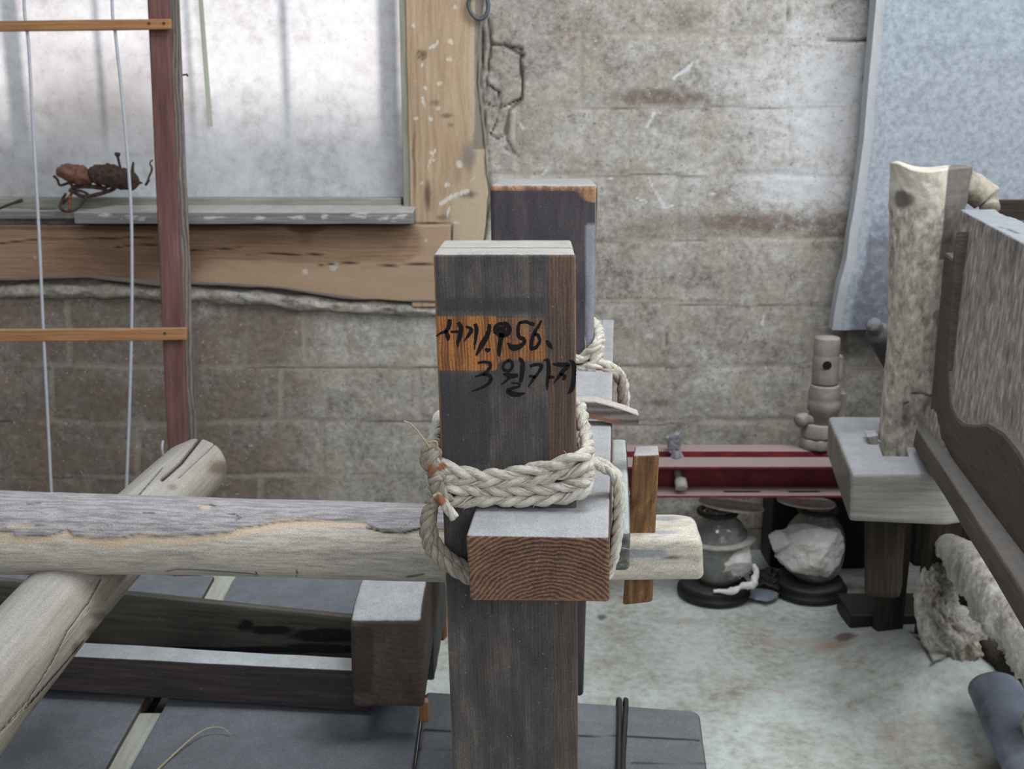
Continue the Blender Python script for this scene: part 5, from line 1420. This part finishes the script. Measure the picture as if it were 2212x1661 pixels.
# crumpled bag on the beam
def crumple(name, c, rx, ry, rz, mat, parent=None, seed=1, amp=0.35, fr=2.2, n=70, attrs=None, dome=None, facets=0, spread=0.22):
    th = np.linspace(0.02, math.pi - 0.02, n); ph = np.linspace(0, 2 * math.pi, 2 * n, endpoint=False)
    TH_, PH = np.meshgrid(th, ph, indexing='ij')
    d = np.stack([np.sin(TH_) * np.cos(PH), np.sin(TH_) * np.sin(PH), np.cos(TH_)], -1).reshape(-1, 3)
    # faceted creases: cellular-like ridges from absolute noise
    r = 1 + amp * (np.abs(fbm(d * fr, 1.0, 3, seed)) * 1.7 - 0.35) + amp * 0.5 * fbm(d * fr, 0.6, 2, seed + 7) + amp * 0.35 * np.abs(fbm(d * fr, 3.1, 2, seed + 3))
    if facets:
        rs = np.random.RandomState(seed)
        nn = rs.normal(size=(facets, 3)); nn /= np.linalg.norm(nn, axis=1)[:, None]
        hh = 1 + rs.uniform(-spread, spread * 0.5, facets)
        rf = (hh[None, :] / np.maximum(d @ nn.T, 0.12))
        r = np.minimum(rf.min(1), 1.35) * (1 + amp * 0.25 * fbm(d * 3, 2.0, 3, seed)) * 0.95 + 0.03 * np.abs(fbm(d * 4, 1.0, 2, seed + 2))
    v = d * r[:, None] * np.array([rx, ry, rz]) + np.array(c)
    if dome: v = dome(v, d)
    ix = np.arange(len(v)).reshape(TH_.shape)
    a, b = ix[:-1], ix[1:]
    f = np.stack([a, b, np.roll(b, -1, 1), np.roll(a, -1, 1)], -1).reshape(-1, 4)
    px, py = proj(v)
    at = {k: fn(v, px, py) for k, fn in (attrs or {}).items()}
    return build(name, v, f, mat, parent, True, at)
p = P(1455, 958, 3.24)
o = crumple('crumpled_bag', p + [0, 0, 0.005], 0.030, 0.028, 0.042, MAT['bag'], seed=5, amp=0.5, facets=16, spread=0.5)
o2 = crumple('bag_mouth', P(1462, 985, 3.18), 0.02, 0.012, 0.022, MAT['bag'], o, seed=9, amp=0.5, facets=12, spread=0.5)
tag(o, 'small crumpled grey plastic bag on the left part of the red steel beam', 'bag')

# hydraulic jack
JX, JY = P(1774, 950, 3.28)[0], 3.285
jp = lambda y: P(1774, y, JY)[2]
mpx = 3.40 / F
J = thing('bottle_jack', (JX, JY, 0.45), 'dust-covered grey hydraulic jack with a bored head, standing on the red steel beam', 'jack')
zb0 = 0.450
lathe('jack_base', JX - 0.012, JY, [(0.0, zb0), (0.050, zb0), (0.052, zb0 + 0.004), (0.052, zb0 + 0.028), (0.046, zb0 + 0.034), (0.0, zb0 + 0.034)], MAT['dustysteel'], J, nu=8, warp=0.03)
lathe('jack_base', JX - 0.010, JY, [(0.0, zb0 + 0.034), (0.050, zb0 + 0.034), (0.052, zb0 + 0.04), (0.050, zb0 + 0.072), (0.046, zb0 + 0.078), (0.0, zb0 + 0.078)], MAT['dustysteel'], J, nu=10, warp=0.03)
lathe('cylinder', JX + 0.002, JY, [(0.0, jp(932)), (0.040, jp(932)), (0.041, jp(888)), (0.047, jp(884)), (0.048, jp(866)), (0.045, jp(862)), (0.047, jp(858)), (0.047, jp(846)), (0.044, jp(840)), (0.043, jp(836)), (0.041, jp(830)), (0.0, jp(830))], MAT['dustysteel'], J, nu=40, warp=0.01)
hx, hz = P(1770, 783, JY - 0.05)[0], jp(783)
lathe('jack_head', JX + 0.000, JY, [(0.0, jp(828)), (0.037, jp(828)), (0.038, jp(824)), (0.038, jp(769)), (0.0365, jp(767)), (0.0365, jp(765)), (0.037, jp(763)), (0.037, jp(732)), (0.034, jp(728)), (0.0, jp(727))], MAT['dustysteel'], J, nu=40)
bx('head_plate', JX + 0.02, JX + 0.048, JY - 0.012, JY + 0.03, jp(822), jp(768), MAT['dustysteel'], J, res=0.01, r=0.004)
v, f, b, _, _ = tube_vf(np.array([[JX - 0.006, JY - 0.0392, hz], [JX - 0.006, JY - 0.030, hz]]), 0.0125, 20)
build('bore', v, f, MAT['hole'], J)
v, f, b, _, _ = tube_vf(crom([[JX - 0.03, JY - 0.01, jp(905)], [JX - 0.062, JY - 0.02, jp(902)], [JX - 0.076, JY - 0.03, jp(905)]], 12), [0.014] * 4 + [0.02] * 8, 14, None, True, 0.3)
build('side_lug', v, f, MAT['dustysteel'], J)
bx('back_bracket', P(1800, 900, JY)[0], P(1812, 900, JY)[0] + 0.02, JY - 0.0, JY + 0.04, zb0, jp(850), MAT['dustysteel'], J, res=0.02, r=0.004)

# ================================================================== GLASS JARS under the steel beam
def jar(cx, cy, k, label, seed):
    g = thing('glass_jar', (cx, cy, 0), label, 'jar', 'jars under the red steel beam')
    lathe('black_base', cx - 0.01, cy, [(0.0, 0.0), (0.105 * k, 0.0), (0.112 * k, 0.006), (0.112 * k, 0.018), (0.100 * k, 0.024), (0.104 * k, 0.030), (0.098 * k, 0.042), (0.07 * k, 0.046), (0.0, 0.046)], MAT['black'], g, warp=0.02, seed=seed)
    pr = [(0.0, 0.047), (0.055, 0.047), (0.078, 0.075), (0.088, 0.12), (0.088, 0.17), (0.080, 0.205), (0.062, 0.232), (0.044, 0.248), (0.040, 0.262), (0.046, 0.268), (0.046, 0.275), (0.040, 0.277), (0.037, 0.262), (0.040, 0.247), (0.058, 0.229), (0.076, 0.203), (0.084, 0.17), (0.084, 0.12), (0.074, 0.078), (0.052, 0.051), (0.0, 0.051)]
    lathe('glass_body', cx, cy, [(a * k, b) for a, b in pr], MAT['glass'], g, nu=56)
    return g
j1x, j1y = P(1553, 1200, 3.24)[0], 3.24
j2x, j2y = P(1758, 1200, 3.26)[0], 3.26
def disc(name, c, ra, rb, rz, ang, mat, parent, th=0.004):
    n = 48
    ph = np.linspace(0, 2 * math.pi, n, endpoint=False)
    rr = [0.02, 0.6, 0.97, 1.0, 0.97, 0.6, 0.02]; zz = [th, th, th, 0.0, -th, -th, -th]
    v = np.vstack([np.stack([np.cos(ph) * ra * q, np.sin(ph) * rb * q, np.full(n, z)], 1) for q, z in zip(rr, zz)])
    M = np.array(Matrix.Rotation(ang[1], 3, 'Y') @ Matrix.Rotation(ang[0], 3, 'X'))
    v = v @ M.T + np.array(c)
    ix = np.arange(len(v)).reshape(len(rr), n)
    a, b = ix[:-1], ix[1:]
    f = np.stack([a, np.roll(a, -1, 1), np.roll(b, -1, 1), b], -1).reshape(-1, 4)[:, ::-1]
    return build(name, v, f, mat, parent, True)
g = jar(j1x, j1y, 1.0, 'dusty glass jar with a tilted round lid, left one under the red beam', 3)
disc('round_lid', P(1580, 1091, 3.20), 0.098, 0.066, 0, (-0.05, 0.13), MAT['lid'], g)
lathe('neck_ring', j1x - 0.012, j1y - 0.01, [(0.046, 0.262), (0.060, 0.262), (0.063, 0.268), (0.060, 0.274), (0.046, 0.274), (0.044, 0.268), (0.046, 0.262)], MAT['black'], g, nu=36)
crumple('rusty_stopper', (j1x - 0.012, j1y - 0.01, 0.275), 0.032, 0.032, 0.014, MAT['amber'], g, seed=4, amp=0.3, n=24)
disc('cloudy_collar', (j1x, j1y - 0.012, 0.186), 0.105, 0.09, 0, (0.05, -0.06), MAT['lid'], g, 0.005)
crumple('plastic_wrapping', (j1x + 0.018, j1y - 0.05, 0.125), 0.078, 0.050, 0.072, MAT['paper'], g, seed=12, amp=0.3, facets=46, spread=0.34)
tube('plastic_hem', [(j1x - 0.03, j1y - 0.10, 0.052), (j1x + 0.02, j1y - 0.108, 0.056), (j1x + 0.05, j1y - 0.10, 0.066), (j1x + 0.085, j1y - 0.085, 0.07), (j1x + 0.10, j1y - 0.07, 0.10), (j1x + 0.09, j1y - 0.06, 0.12)], [0.004, 0.010, 0.008, 0.013, 0.010, 0.005], MAT['lint'], g, n=50, nu=12, amp=0.6)
g = jar(j2x, j2y, 1.02, 'glass jar wrapped in crumpled grey plastic, right one under the red beam', 8)
disc('round_lid', P(1742, 1084, 3.22), 0.088, 0.06, 0, (-0.03, 0.08), MAT['lid'], g)
lathe('neck_ring', j2x, j2y - 0.01, [(0.046, 0.262), (0.060, 0.262), (0.063, 0.268), (0.060, 0.274), (0.046, 0.274), (0.044, 0.268), (0.046, 0.262)], MAT['black'], g, nu=36)
crumple('rusty_stopper', (j2x, j2y - 0.01, 0.275), 0.032, 0.032, 0.014, MAT['amber'], g, seed=6, amp=0.3, n=24)
crumple('plastic_wrapping', (j2x - 0.020, j2y - 0.03, 0.152), 0.112, 0.095, 0.095, MAT['paper'], g, seed=17, amp=0.22, facets=60, spread=0.22)
crumple('plastic_wrapping', (j2x - 0.118, j2y - 0.05, 0.18), 0.03, 0.02, 0.028, MAT['paper'], g, seed=19, amp=0.3, facets=14, spread=0.4, n=30)
xa_, xb_ = P(1662, 1200, 3.45)[0], P(1905, 1200, 3.45)[0]
o = bx('shade_box', xa_, xb_, 3.44, 3.58, 0.0, 0.335, MAT['black'], None, res=0.03, r=0.006, amp=0.002); tag(o, 'black box added for the shade against the wall behind the wrapped jar', 'shade box')  # dark box added to stand in for shade behind the jars
a_, b_ = PZ(1838, 1366, 0.0), PZ(1966, 1366, 0.0)
o = bx('shade_slab', a_[0], b_[0] + 0.12, 2.985, 3.135, -0.004, 0.05, MAT['black'], None, res=0.03, r=0.008, amp=0.003, seed=5, long=0); tag(o, 'low dark slab added for the shade beneath the notched block', 'shade slab')  # dark slab added where only shade falls under the block
# dark rags and a grey slipper-like pad between them
o = crumple('grey_pad', PZ(1645, 1283, 0.012), 0.048, 0.05, 0.010, MAT['tile'], seed=4, amp=0.15, n=30); tag(o, 'flat blue-grey pad on the floor between the two jars', 'pad')
o = crumple('black_cloth', PZ(1660, 1262, 0.03) + [0, 0.03, 0], 0.045, 0.05, 0.03, MAT['black'], seed=14, amp=0.4, n=40); tag(o, 'crumpled black cloth on the floor behind the flat grey pad', 'cloth')

# ================================================================== BIG BLUE-GREY BOARD against the wall
def slab():
    left = [(1902, -420), (1898, -200), (1893, 0), (1884, 100), (1874, 200), (1866, 300), (1855, 380), (1845, 450), (1836, 500), (1829, 560), (1812, 620), (1802, 680), (1798, 712)]
    bot = [(1840, 713), (1874, 714), (1878, 722)]
    YS = 3.50
    ny = 150
    ys = np.linspace(-420, 722, ny)
    lx = np.interp(ys, [p[1] for p in left], [p[0] for p in left])
    nx = 90
    v = []
    X = np.zeros((ny, nx)); 
    for i, (yy, l) in enumerate(zip(ys, lx)):
        R = 2420
        t = np.linspace(0, 1, nx) ** 1.6
        xs = l + (R - l) * t
        Yd = YS + 0.05 * (yy - 712) / 1100.0
        for xx in xs: v.append(P(xx, min(yy, 713 if xx < 1880 else 9e9), Yd))
    v = np.array(v)
    fr = v.copy()
    # slight hollow near the left edge, weathered face
    e = (v[:, 0] - np.repeat(v.reshape(ny, nx, 3)[:, 0, 0], nx))
    fr[:, 1] += 0.012 * np.exp(-((e - 0.045) / 0.02) ** 2) * -1 + 0.010 + 0.003 * fbm(v, 12, 4, 4)
    fr[:, 1] -= 0.010 * (1 - sstep(0.02, 0.05, e))
    bk = v.copy(); bk[:, 1] = np.maximum(v[:, 1] + 0.045, YS + 0.03)
    V = np.vstack([fr, bk])
    ix = np.arange(ny * nx).reshape(ny, nx); jx = ix + ny * nx
    q = [np.stack([ix[:-1, :-1], ix[1:, :-1], ix[1:, 1:], ix[:-1, 1:]], -1).reshape(-1, 4), np.stack([jx[:-1, :-1], jx[:-1, 1:], jx[1:, 1:], jx[1:, :-1]], -1).reshape(-1, 4)]
    for a, b in ((ix[:, 0], jx[:, 0]), (ix[-1], jx[-1]), (ix[::-1, -1], jx[::-1, -1]), (ix[0, ::-1], jx[0, ::-1])):
        q.append(np.stack([a[:-1], b[:-1], b[1:], a[1:]], 1))
    px, py = proj(V)
    lpx = np.interp(py, [p[1] for p in left], [p[0] for p in left])
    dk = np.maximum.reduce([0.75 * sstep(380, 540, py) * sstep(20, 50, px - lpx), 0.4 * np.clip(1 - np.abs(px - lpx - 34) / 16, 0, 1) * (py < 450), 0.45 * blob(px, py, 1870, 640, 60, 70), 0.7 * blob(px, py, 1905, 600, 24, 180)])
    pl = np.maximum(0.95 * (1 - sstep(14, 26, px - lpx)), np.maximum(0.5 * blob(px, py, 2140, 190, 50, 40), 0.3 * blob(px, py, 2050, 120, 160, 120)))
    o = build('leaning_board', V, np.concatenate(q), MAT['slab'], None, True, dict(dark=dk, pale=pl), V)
    m = o.modifiers.new('edge', 'EDGE_SPLIT'); m.split_angle = math.radians(50)
    return tag(o, 'large blue-grey weathered board with a wavy left edge, standing against the brick wall', 'board')
slab()
# bracket on which the board stands, behind the clay-smeared post
o = bx('board_support', P(2010, 700, 3.50)[0], P(2070, 700, 3.5)[0], 3.46, 3.57, 0.0, P(0, 722, 3.5)[2], MAT['shadewood'], None, r=0.006); tag(o, 'dark upright holding up the blue-grey board, mostly behind the clay-smeared post', 'timber')
# grey handle stub behind the post
hd = thing('grey_roller', tuple(P(1900, 780, 3.2)), 'grey rounded wooden roller end peeping out left of the clay-smeared post', 'roller')
v, f, b, _, _ = tube_vf(crom([P(1886, 700, 3.2), P(1905, 735, 3.25), P(1935, 790, 3.38)], 20), [0.022] * 5 + [0.034] * 15, 28, None, True, 0.2)
build('roller_body', v, f, MAT['sill'], hd)
v, f, b, _, _ = tube_vf(np.array([P(1935, 790, 3.38), P(1950, 815, 3.50), P(1952, 818, 3.61)]), 0.02, 12, None, True, 0.2)
build('roller_arm', v, f, MAT['sill'], hd)

# ================================================================== CLAY-SMEARED POST in its notched block
cpost = thing('clay_smeared_post', (P(1960, 980, 2.55)[0], 2.55, 0.677), 'tapered upright log smeared with pale clay at the top, set in the notched grey block', 'post')
def oldlog():
    ys_ = [358, 420, 520, 620, 720, 820, 920, 985, 1010]
    L_ = [1926, 1924, 1924, 1922, 1920, 1912, 1903, 1896, 1895]; R_ = [2094, 2084, 2062, 2048, 2036, 2030, 2016, 2005, 2003]
    n = 240
    t = np.linspace(0, 1, n); yy = np.interp(t, np.linspace(0, 1, len(ys_)), ys_)
    ll, rr = np.interp(yy, ys_, L_), np.interp(yy, ys_, R_)
    Yc = np.interp(yy, [358, 985], [2.60, 2.60])
    c = np.array([P((a + b) / 2, y, Y) for a, b, y, Y in zip(ll, rr, yy, Yc)])
    zc = c[:, 1] * CT - (c[:, 2] - CZ) * ST
    rad = (rr - ll) / 2 * zc / F
    c = c[::-1]; rad = rad[::-1]
    def rf(ph, s):
        q = np.stack([np.cos(ph) * 1.5, np.sin(ph) * 1.5, s * 9], 1)
        return 0.06 * fbm(q, 1.2, 4, 5) + 0.03 * fbm(q, 6, 3, 8)
    v, f, bc, PH, S = tube_vf(c, rad, 120, rf, True, 0.06)
    k = len(v) - 4 * 120
    # saddle shaped top
    top = sstep(c[-1][2] - 0.12, c[-1][2], v[:, 2])
    px, py = proj(v)
    v[:, 2] += top * (-0.010 * np.exp(-((px - 2000) / 45) ** 2) + 0.007 * np.exp(-((px - 1935) / 20) ** 2))
    px, py = proj(v)
    at = dict(clay=np.maximum(0.85 * (1 - sstep(400, 470, py)) * (1 - sstep(2040, 2060, px)), 0.62 * sstep(470, 420, -py * -1) + 0.42 * (py < 760)), bark=np.maximum(0.95 * sstep(2030, 2050, px + (py - 450) * 0.1) * (py < 560), np.maximum(0.8 * blob(px, py, 1955, 430, 26, 24), 0.5 * blob(px, py, 1960, 900, 60, 60))),
              crack=np.maximum(np.clip(1.2 - dpoly(px, py, [(1968, 850), (1990, 848), (2010, 856), (2018, 850)]) / 3, 0, 1), np.clip(1.2 - dpoly(px, py, [(1952, 872), (1962, 868)]) / 3, 0, 1)))
    return build('log_body', v, f, MAT['oldlog'], cpost, True, at, bc)
oldlog()
# clay branch collar on the upper right
v, f, b, _, _ = tube_vf(crom([P(2080, 392, 2.58), P(2108, 412, 2.60), P(2132, 430, 2.60), P(2140, 452, 2.58)], 30), [0.03] * 6 + [0.034] * 14 + [0.022] * 10, 30, lambda ph, s: 0.16 * fbm(np.stack([np.cos(ph), np.sin(ph), s * 14], 1), 1.5, 3, 3), True, 0.3)
build('clay_collar', v, f, MAT['mud'], cpost)
# lower end passing through the block
c8l = [tuple(P(1866, 1288, 2.46)), tuple(P(1944, 1292, 2.46)), tuple(P(1874, 1270, 2.56)), tuple(P(1948, 1274, 2.56)), (P(1862, 1100, 2.46)[0], 2.46, 0.62), (P(1950, 1100, 2.46)[0], 2.46, 0.62), (P(1866, 1100, 2.56)[0], 2.56, 0.62), (P(1952, 1100, 2.56)[0], 2.56, 0.62)]
hexa('lower_tenon', c8l, MAT['shadewood'], cpost, res=0.012, r=0.012, amp=0.003, seed=4)

def nblock():
    zt4, zb4 = 0.677, 0.565
    fl, fr_ = PZ(1840, 1022, zt4), PZ(2078, 1022, zt4)
    bl4, br4 = PZ(1787, 893, zt4), PZ(2060, 893, zt4)
    outline = [fl[:2], fr_[:2], br4[:2], bl4[:2]]
    c8 = [(fl[0], fl[1], zb4), (fr_[0] + 0.015, fr_[1], zb4 - 0.01), (bl4[0] + 0.006, bl4[1], zb4), (br4[0], br4[1], zb4), tuple(fl), tuple(fr_), tuple(bl4), tuple(br4)]
    # notch behind the post: three pieces would read as three things, so carve the lattice instead
    def sh(p, L):
        q = p.copy()
        k = sstep(L[0] - 0.05, L[0] + 0.0, p[:, 0]) * sstep(0.05, 0, p[:, 1])
        q[:, 1] += 0.02 * k
        nx_ = (p[:, 0] > 0.10) & (p[:, 0] < 0.15) & (p[:, 1] > 0.13) & (p[:, 1] < 0.24) & (p[:, 2] > L[2] - 0.02)
        q[:, 2] -= np.where(nx_, 0.05, 0)
        q[:, 2] -= 0.006 * sstep(0.32, 0.34, p[:, 1]) * (p[:, 2] > L[2] * 0.5) * (p[:, 0] < 0.3)
        return q
    o = hexa('notched_block', c8, MAT['rblock'], None, res=0.008, r=0.012, amp=0.003, fr=10, seed=41, long=0, shape=sh, attrs=dict(stain=lambda v, px, py: 0.55 * (px < 1836) * (v[:, 2] < 0.67) + 0.3 * (py > 1025)))
    m = o.modifiers.new('edge', 'EDGE_SPLIT'); m.split_angle = math.radians(55)
    return tag(o, 'thick dusty grey notched block holding the foot of the clay-smeared post', 'block')
nblock()
o = hexa('small_wedge', [tuple(P(1884, 968, 2.56)), tuple(P(1896, 968, 2.56)), tuple(P(1880, 945, 2.62)), tuple(P(1896, 945, 2.62)), tuple(P(1872, 944, 2.56)), tuple(P(1896, 940, 2.56)), tuple(P(1866, 930, 2.62)), tuple(P(1892, 928, 2.62))], MAT['rblock'], None, res=0.006, r=0.003, amp=0.001)
tag(o, 'little grey wedge stuck in the notch at the foot of the clay-smeared post', 'wedge')
o = crumple('mud_clod', P(2022, 962, 2.50), 0.020, 0.018, 0.030, MAT['mud'], seed=7, amp=0.4, n=40); tag(o, 'pale mud clod on the notched block, right of the post foot', 'clod')
# dark legs behind, under the block
for (x0, x1, Y, lb) in ((1905, 1962, 2.93, 'dark leg under the notched block, nearer the jars'), (2000, 2070, 2.80, 'dark leg under the notched block, beside the clay hearth')):
    a, b = P(x0, 1250, Y)[0], P(x1, 1250, Y)[0]
    o = bx('block_leg', a, b, Y, Y + 0.05, -0.002, 0.60 if Y < 2.85 else 0.71, MAT['shadewood'], None, res=0.02, r=0.006, amp=0.003); tag(o, lb, 'leg')
o = bx('back_bearer', P(1880, 1000, 2.93)[0], 1.9, 2.86, 2.93, 0.52, 0.60, MAT['shadewood'], None, res=0.03, r=0.006, long=0); tag(o, 'dark bearer running right beneath the back of the notched block', 'timber')

# ================================================================== MOTTLED PANEL (side of a big wooden chest)
pn = thing('wooden_chest', (1.0, 2.3, 0.45), 'large old wooden chest side with mottled face, dusty top edge and wavy dark lower rail', 'chest')
def pX(Y, o=0.0): return 0.969 - 0.209 * (2.5 - Y) + o
zt5 = P(0, 453, 2.5)[2]
Y0, Y1 = 1.15, 2.5
def panel():
    z1, z0 = zt5, 0.74
    c8 = [(pX(Y0, -0.01), Y0, z0), (pX(Y0, 0.06), Y0, z0), (pX(Y1, -0.03), Y1, z0), (pX(Y1, 0.05), Y1, z0), (pX(Y0), Y0, z1), (pX(Y0, 0.075), Y0, z1), (pX(Y1), Y1, z1), (pX(Y1, 0.075), Y1, z1)]
    return hexa('side_panel', c8, MAT['panel'], pn, res=0.010, r=0.004, amp=0.004, fr=12, seed=51, long=2,
        attrs=dict(dark=lambda v, px, py: np.maximum.reduce([0.55 * np.clip(1.2 - dpoly(px, py, [(2080, 460), (2212, 545), (2400, 660)]) / 50, 0, 1), 0.5 * blob(px, py, 2170, 560, 60, 60), 0.4 * blob(px, py, 2120, 620, 40, 60)]),
                   crack=lambda v, px, py: np.clip(1.1 - dpoly(px, py, [(2085, 452), (2160, 480), (2300, 560)]) / 1.6, 0, 1) * 0 + np.clip(1.1 - dpoly(px, py, [(2160, 490), (2212, 507)]) / 2, 0, 1) * 0.8))
panel()
def wavy():
    # lower rail: top profile dips and rises along its length
    ctrl_px = [(2071, 466), (2062, 560), (2056, 700), (2051, 800), (2055, 868), (2068, 900), (2085, 914), (2110, 917), (2134, 913), (2170, 934), (2203, 974), (2240, 1045), (2400, 1250)]
    low_px = [(2028, 905), (2040, 950), (2212, 1190)]
    n = 120
    Ys = np.linspace(Y1 - 0.004, 1.2, n)
    top = []
    def plane_pt(px, py):
        d = ray(px, py)
        # X = .969-.209*(2.5-Y) - 0.035
        t = (0.969 - 0.5225 - 0.024) / (d[0] - 0.209 * d[1])
        return np.array([d[0] * t, d[1] * t, CZ + d[2] * t])
    tp = np.array([plane_pt(*p) for p in ctrl_px])
    o_ = np.argsort(tp[:, 1])
    zt = np.interp(Ys, tp[o_, 1], tp[o_, 2])
    zbt = np.interp(Ys, [1.2, 2.5], [0.815, 0.735])
    sec = []
    m = 8
    for Y, a, b in zip(Ys, zt, zbt):
        a = max(a, b + 0.03)
        x = pX(Y, -0.024)
        sec.append([(x + 0.07, Y, b), (x, Y, b), (x - 0.002, Y, b + 0.01)] + [(x - 0.003, Y, b + 0.01 + (a - b - 0.016) * k / m) for k in range(1, m + 1)] + [(x, Y, a - 0.001), (x + 0.006, Y, a), (x + 0.05, Y, a + 0.0), (x + 0.07, Y, a)])
    v = np.array(sec); k = v.shape[1]
    v = v.reshape(-1, 3)
    ix = np.arange(n * k).reshape(n, k)
    f = np.stack([ix[:-1], np.roll(ix[:-1], -1, 1), np.roll(ix[1:], -1, 1), ix[1:]], -1).reshape(-1, 4)
    fl = [tuple(r) for r in f] + [tuple(ix[0]), tuple(ix[-1][::-1])]
    bc = np.stack([v[:, 0] * 0.3, v[:, 2], v[:, 1]], 1)
    return build('lower_rail', v, fl, MAT['rail'], pn, False, None, bc)
wavy()
def bott():
    c8 = [(pX(Y0, -0.07), Y0, 0.80), (pX(Y0, 0.0), Y0, 0.80), (pX(Y1, -0.06), Y1, 0.69), (pX(Y1, 0.05), Y1, 0.69), (pX(Y0, -0.065), Y0, 0.84), (pX(Y0, 0.0), Y0, 0.84), (pX(Y1, -0.055), Y1, 0.737), (pX(Y1, 0.05), Y1, 0.737)]
    return hexa('bottom_rail', c8, MAT['rail'], pn, res=0.02, r=0.006, amp=0.004, fr=12, seed=53, long=1)
bott()
# far end and floor of the chest; dark boards seen past the clay collar
hexa('end_panel', cuboid8(1.08, 1.95, 2.46, 2.50, 0.74, P(0, 470, 2.56)[2]), MAT['shadewood'], pn, res=0.03, r=0.004, amp=0.002, seed=54, long=0)
for lx, ly in ((1.80, 1.2), (1.80, 2.38), (pX(1.18), 1.17)):
    bx('chest_leg', lx, lx + 0.07, ly, ly + 0.07, 0.0, 0.80, MAT['shadewood'], pn, res=0.05, r=0.005)
o = bx('dark_board', P(2150, 435, 3.0)[0], 2.3, 3.0, 3.03, P(0, 800, 3.0)[2] - 0.9, P(0, 432, 3.0)[2], MAT['shadewood'], None, res=0.03, r=0.003, long=0)
tag(o, 'dark brown boarding behind the clay collar at the right edge', 'board')

# ================================================================== CLAY HEARTH RIM and foot
h = thing('clay_hearth', (1.1, 2.6, 0.0), 'broken whitewashed clay hearth rim on a rough foot, below the wooden chest', 'hearth')
def rough_tube(name, pts, radii, mat, amp, seed, nu=110, n=200, ell=(1, 1), fr=1.2):
    c = crom(pts, n)
    rad = np.interp(np.linspace(0, 1, n), np.linspace(0, 1, len(radii)), radii)
    rm = np.mean(radii)
    def rf(ph, s):
        q = np.stack([np.cos(ph) * 1.6, np.sin(ph) * 1.6, s / rm * 1.1], 1)
        lo = np.clip(-np.cos(ph) + 0.3, 0.15, 1)
        return lo * amp * (fbm(q, fr, 4, seed) + 0.6 * np.abs(fbm(q, fr * 3, 3, seed + 4)) * -1 + 0.35 * fbm(q, fr * 7, 2, seed + 6))
    v, f, bc, PH, S = tube_vf(c, rad, nu, rf, True, 0.4, ell)
    px, py = proj(v)
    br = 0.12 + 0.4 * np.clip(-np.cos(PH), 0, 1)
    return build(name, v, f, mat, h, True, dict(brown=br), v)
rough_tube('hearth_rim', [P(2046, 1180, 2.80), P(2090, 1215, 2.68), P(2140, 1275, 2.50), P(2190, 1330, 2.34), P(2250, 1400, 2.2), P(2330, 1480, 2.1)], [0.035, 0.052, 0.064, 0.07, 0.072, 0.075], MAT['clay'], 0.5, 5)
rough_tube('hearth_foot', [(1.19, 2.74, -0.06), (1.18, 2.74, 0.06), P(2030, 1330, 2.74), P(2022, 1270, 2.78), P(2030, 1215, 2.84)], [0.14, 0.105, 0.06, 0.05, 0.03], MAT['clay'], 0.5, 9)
o = crumple('hearth_core', (1.42, 2.72, 0.10), 0.2, 0.25, 0.16, MAT['shadewood'], h, seed=8, amp=0.2)
# ceramic half tube and brick at lower right
def tile():
    c = crom([PZ(2150, 1490, 0.10), PZ(2190, 1570, 0.10), PZ(2240, 1680, 0.10), PZ(2290, 1800, 0.10)], 60)
    v, f, b, PH, S = tube_vf(c, 0.062, 60, lambda ph, s: 0.02 * fbm(np.stack([np.cos(ph), np.sin(ph), s * 9], 1), 1.2, 2, 3), True, 0.12, (0.75, 1.0))
    o = build('ceramic_tube', v, f, MAT['tile'], None, True, None, b)
    return tag(o, 'smooth blue-grey ceramic tube lying at the lower right corner of the floor', 'tube')
tile()
c0 = PZ(2215, 1590, 0.14)
o = crumple('brown_stone', c0 + [0.02, -0.02, 0.02], 0.03, 0.035, 0.05, MAT['mud'], seed=22, amp=0.2, n=30, facets=14); tag(o, 'brownish stone leaning on the blue-grey ceramic tube', 'stone')
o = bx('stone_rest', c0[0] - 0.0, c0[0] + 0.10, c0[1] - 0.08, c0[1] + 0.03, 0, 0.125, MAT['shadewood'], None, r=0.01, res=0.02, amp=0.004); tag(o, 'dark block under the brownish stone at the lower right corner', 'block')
